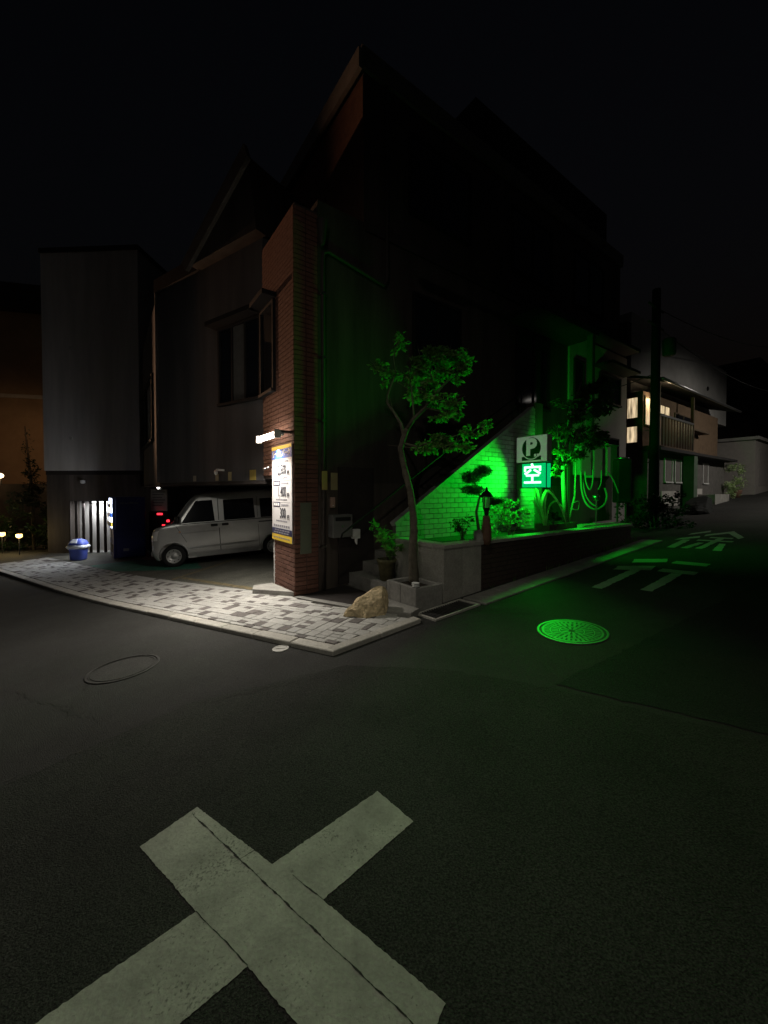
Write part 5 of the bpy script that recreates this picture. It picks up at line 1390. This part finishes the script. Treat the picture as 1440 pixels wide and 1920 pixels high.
h1 = empty('old_house', P(12.5, -.5, gp(12.5, -.5)), 'old two-storey house with a lit verandah and balcony rail up the hill', 'house')
HB = gp(12.5, -.5)-.6
warm = emat('warm_window', (1.0, .76, .46), .75)
wn = warm.node_tree; wt = wn.nodes.new('ShaderNodeTexCoord'); nz = wn.nodes.new('ShaderNodeTexNoise'); mp = wn.nodes.new('ShaderNodeMapping')
mp.inputs['Scale'].default_value = (9, 9, 1.2); nz.inputs['Scale'].default_value = 1.6; nz.inputs['Detail'].default_value = 3
rmp = wn.nodes.new('ShaderNodeMapRange'); rmp.inputs['From Min'].default_value = .3; rmp.inputs['From Max'].default_value = .7; rmp.inputs['To Min'].default_value = .08; rmp.inputs['To Max'].default_value = 1.0
wn.links.new(wt.outputs['Object'], mp.inputs[0]); wn.links.new(mp.outputs[0], nz.inputs['Vector']); wn.links.new(nz.outputs[0], rmp.inputs['Value']); wn.links.new(rmp.outputs[0], wn.nodes['Principled BSDF'].inputs['Emission Strength'])
obj('lower_wall', MB(PF).box(12.5, 21.5, -.30, 5, HB, 3.05), mat('house_lower', (.16, .15, .14), .9, var=.2), h1)
obj('upper_wall', MB(PF).box(12.62, 21.2, -.1, 5, 3.05, 5.05), copper_brown, h1)
obj('rear_block', MB(PF).box(12.9, 24.8, .4, 6, 5.1, 8.0), mat('house_conc', (.44, .43, .41), .9, var=.15, scale=1), h1)
m = MB(PF); m.add([(12.2, -.75, 5.20), (21.7, -.75, 5.28), (21.7, .4, 5.62), (12.2, .4, 5.55), (12.2, -.75, 5.28), (21.7, -.75, 5.36), (21.7, .4, 5.72), (12.2, .4, 5.65)], [(3, 2, 1, 0), (4, 5, 6, 7), (0, 1, 5, 4), (1, 2, 6, 5), (2, 3, 7, 6), (3, 0, 4, 7)])
obj('roof', m, roof_m, h1)
m = MB(PF); m.smooth = True; m.tube([(12.2, -.80, 5.24), (21.7, -.80, 5.30)], .05, 8); obj('roof_gutter', m, alum, h1)
obj('lower_eave', MB(PF).box(12.3, 21.6, -.75, -.1, 2.96, 3.06), roof_m, h1)
obj('verandah_post', MB(PF).box(12.50, 12.62, -.62, -.50, 3.06, 5.19), mat('post_pale', (.5, .40, .28), .7, var=.1), h1)
obj('verandah_post', MB(PF).box(15.9, 16.0, -.62, -.52, 3.06, 5.2), wood_m, h1)
obj('verandah_floor', MB(PF).box(12.5, 16.0, -.64, -.1, 3.06, 3.14), wood_m, h1)
rl = obj('balcony_rail', MB(PF).box(12.62, 15.9, -.63, -.56, 4.12, 4.19), alum, h1)
for k in range(34):
    t0 = 12.7+k*.094; obj('baluster', MB(PF).box(t0, t0+.022, -.61, -.585, 3.15, 4.119), alum if k % 3 == 0 else wood_m, rl)
def hwin(t0, t1, s_, z0, z1, gm, fm, n_=2):
    window(lambda p: P(p[0], s_+p[1], p[2]), t0, t1, z0, z1, h1, n_, fm=fm, gm=gm, d=.04)
hwin(12.75, 13.35, -.101, 3.9, 4.85, warm, wood_m, 1)
hwin(13.6, 15.0, -.101, 4.05, 4.75, warm, wood_m, 3)
hwin(15.6, 17.4, -.101, 3.7, 4.6, glass_d, wood_m, 2)
# side window on the face turned to the viewer
window(lambda p: P(12.619+p[1], p[0], p[2]), .05, .40, 4.15, 4.85, h1, 1, fm=wood_m, gm=warm, d=.04)
window(lambda p: P(12.619+p[1], p[0], p[2]), .05, .40, 3.3, 3.85, h1, 1, fm=wood_m, gm=warm, d=.04)
obj('side_wall', MB(PF).box(12.62, 12.9, .4, 5.0, 5.05, 7.6), wall_dark, h1)
wframe = mat('white_frame', (.62, .62, .60), .6)
for (a, b_) in ((14.0, 14.7), (15.0, 15.6), (18.3, 18.9)): hwin(a, b_, -.301, 1.95, 2.75, curtain, wframe, 1)
for (a, b_, c_, d_) in ((13.7, 15.3, 1.05, 1.6), (16.3, 18.2, 1.2, 1.7)): obj('pale_panel', MB(PF).box(a, b_, -.33, -.302, c_, d_), wall_white, h1)
obj('front_post', MB(PF).box(15.75, 16.15, -.7, -.35, .3, 2.95), mat('post_green_light', (.09, .13, .09), .8), h1)  # green light falling on the post is put into its colour
obj('step', MB(PF).box(17.6, 19.6, -.9, -.301, gp(18.6, -.9)-.2, gp(18.6, -.9)+.35), concrete, h1)
obj('wall_shelf', MB(PF).box(16.4, 18.4, -.5, -.101, 4.0, 4.07), wood_m, h1)
for (t0, z0) in ((16.2, 6.0), (17.6, 5.95), (21.5, 6.6)): obj('vent', MB(lambda p: P(t0+p[0], .39-p[2], z0+p[1])).lathe([(.01, 0), (.11, 0), (.09, .05)], seg=12), roof_m, h1)
light('verandah_light', 'POINT', P(12.95, -.36, 4.8), 9, (1.0, .75, .45), h1, shadow_soft_size=.06)
m = MB(PF); m.smooth = True; m.lathe([(.02, -.06), (.05, -.03), (.05, .02), (.02, .05)], (12.95, -.36, 4.98), 12); obj('verandah_bulb', m, emat('verandah_glow', (1, .8, .5), 8), h1)
pc = empty('covered_heap', P(14.2, -1.1, gp(14.2, -1.1)), 'dark covered heap on the roadside before the old house', 'heap')
c = P(14.4, -1.25); rock('heap_cover', Vector((c[0], c[1], g(c[0], c[1])+.15)), 1.15, .5, .42, radians(36), 9, mat('cover_dark', (.02, .022, .02), .8), None, None).parent = pc
pc.location = (0, 0, 0); pc['_loc'] = (0, 0, 0)
vs = empty('potted_plant', P(17, -1, gp(17, -1)), 'leafy pots by the wall at the uphill end of the old house', 'plant')
c = P(21.6, -.7); cz = g(c[0], c[1])
obj('foliage', leaves(clump_sampler([((c[0], c[1], cz+1.2), (.5, .4, .7), 1), ((c[0]-.4, c[1]-.2, cz+.5), (.5, .4, .4), 1)]), 700, .12, 44, 0, .5), leaf3, vs)
m = MB(); m.smooth = True; m.lathe([(.16, 0), (.24, .32), (.25, .36)], (c[0], c[1], cz), 14); obj('pot', m, terracotta, vs)

gb = empty('garage', P(26, -.2, gp(26, -.2)), 'pale low garage wall at the top of the hill road', 'garage')
obj('wall', MB(PF).box(23.6, 30.5, -1.0, 3.5, 0, 4.15), mat('garage_wall', (.26, .24, .22), .9, var=.1), gb)
obj('roof_edge', MB(PF).box(23.5, 30.6, -1.15, 3.6, 4.15, 4.3), concrete, gb)
obj('shutter', MB(PF).box(24.4, 29.2, -1.02, -1.001, 1.9, 3.75), mat('shutter', (.22, .20, .19), .6), gb)
fh = empty('far_house', P(34, 1, 3), 'dark far house with two warm lit windows at the top of the hill', 'house')
obj('wall', MB(PF).box(31, 42, .5, 8, 0, 9.5), wall_dark, fh)
obj('roof', MB(PF).prism([(30.6, .1), (42.4, .1), (42.4, 8.4), (30.6, 8.4)], 9.5, 9.9), roof_m, fh)
for (u0, u1) in ((1373, 1379), (1382, 1391)):
    q0 = px2w(u0, 772, 27.5); q1 = px2w(u1, 788, 27.5)
    fr_ = obj('window', MB().box(q0.x-.05, q1.x+.05, 27.42, 27.6, q1.z-.05, q0.z+.05), wood_m, fh)
    obj('pane', MB().box(q0.x, q1.x, 27.40, 27.419, q1.z, q0.z), emat('far_window', (1.0, .82, .5), .9), fr_)
hh = empty('hill_house', P(50, -8, 5), 'dark house mass closing the view up the hill road at the right edge', 'house')
obj('wall', MB().prism([(30, 29), (48, 26), (50, 36), (32, 38)], 0, 9), wall_dark, hh)
obj('roof', MB().prism([(29.5, 28.5), (48.5, 25.5), (50.5, 36.5), (31.5, 38.5)], 9, 9.4), roof_m, hh)
for (u, v) in ((1424, 998-75), (1437, 922)):
    q0 = px2w(u, v, 27.0); 
    sl_ = empty('porch_lamp', tuple(q0), 'small white porch lamp at the right edge of the picture' if u > 1430 else 'small dim porch lamp left of the edge of the picture', 'lamp')
    m = MB(); m.smooth = True; m.lathe([(.01, -.06), (.06, 0), (.01, .06)], q0, 10); obj('bulb', m, emat('porch_glow', (1, .95, .85), 3), sl_)
    m = MB(); m.tube([(q0.x, q0.y, g(q0.x, q0.y)), (q0.x, q0.y, q0.z-.05)], .03, 6); obj('post', m, blackm, sl_)
# drop helper keys
for o in bpy.data.objects:
    if '_loc' in o: del o['_loc']
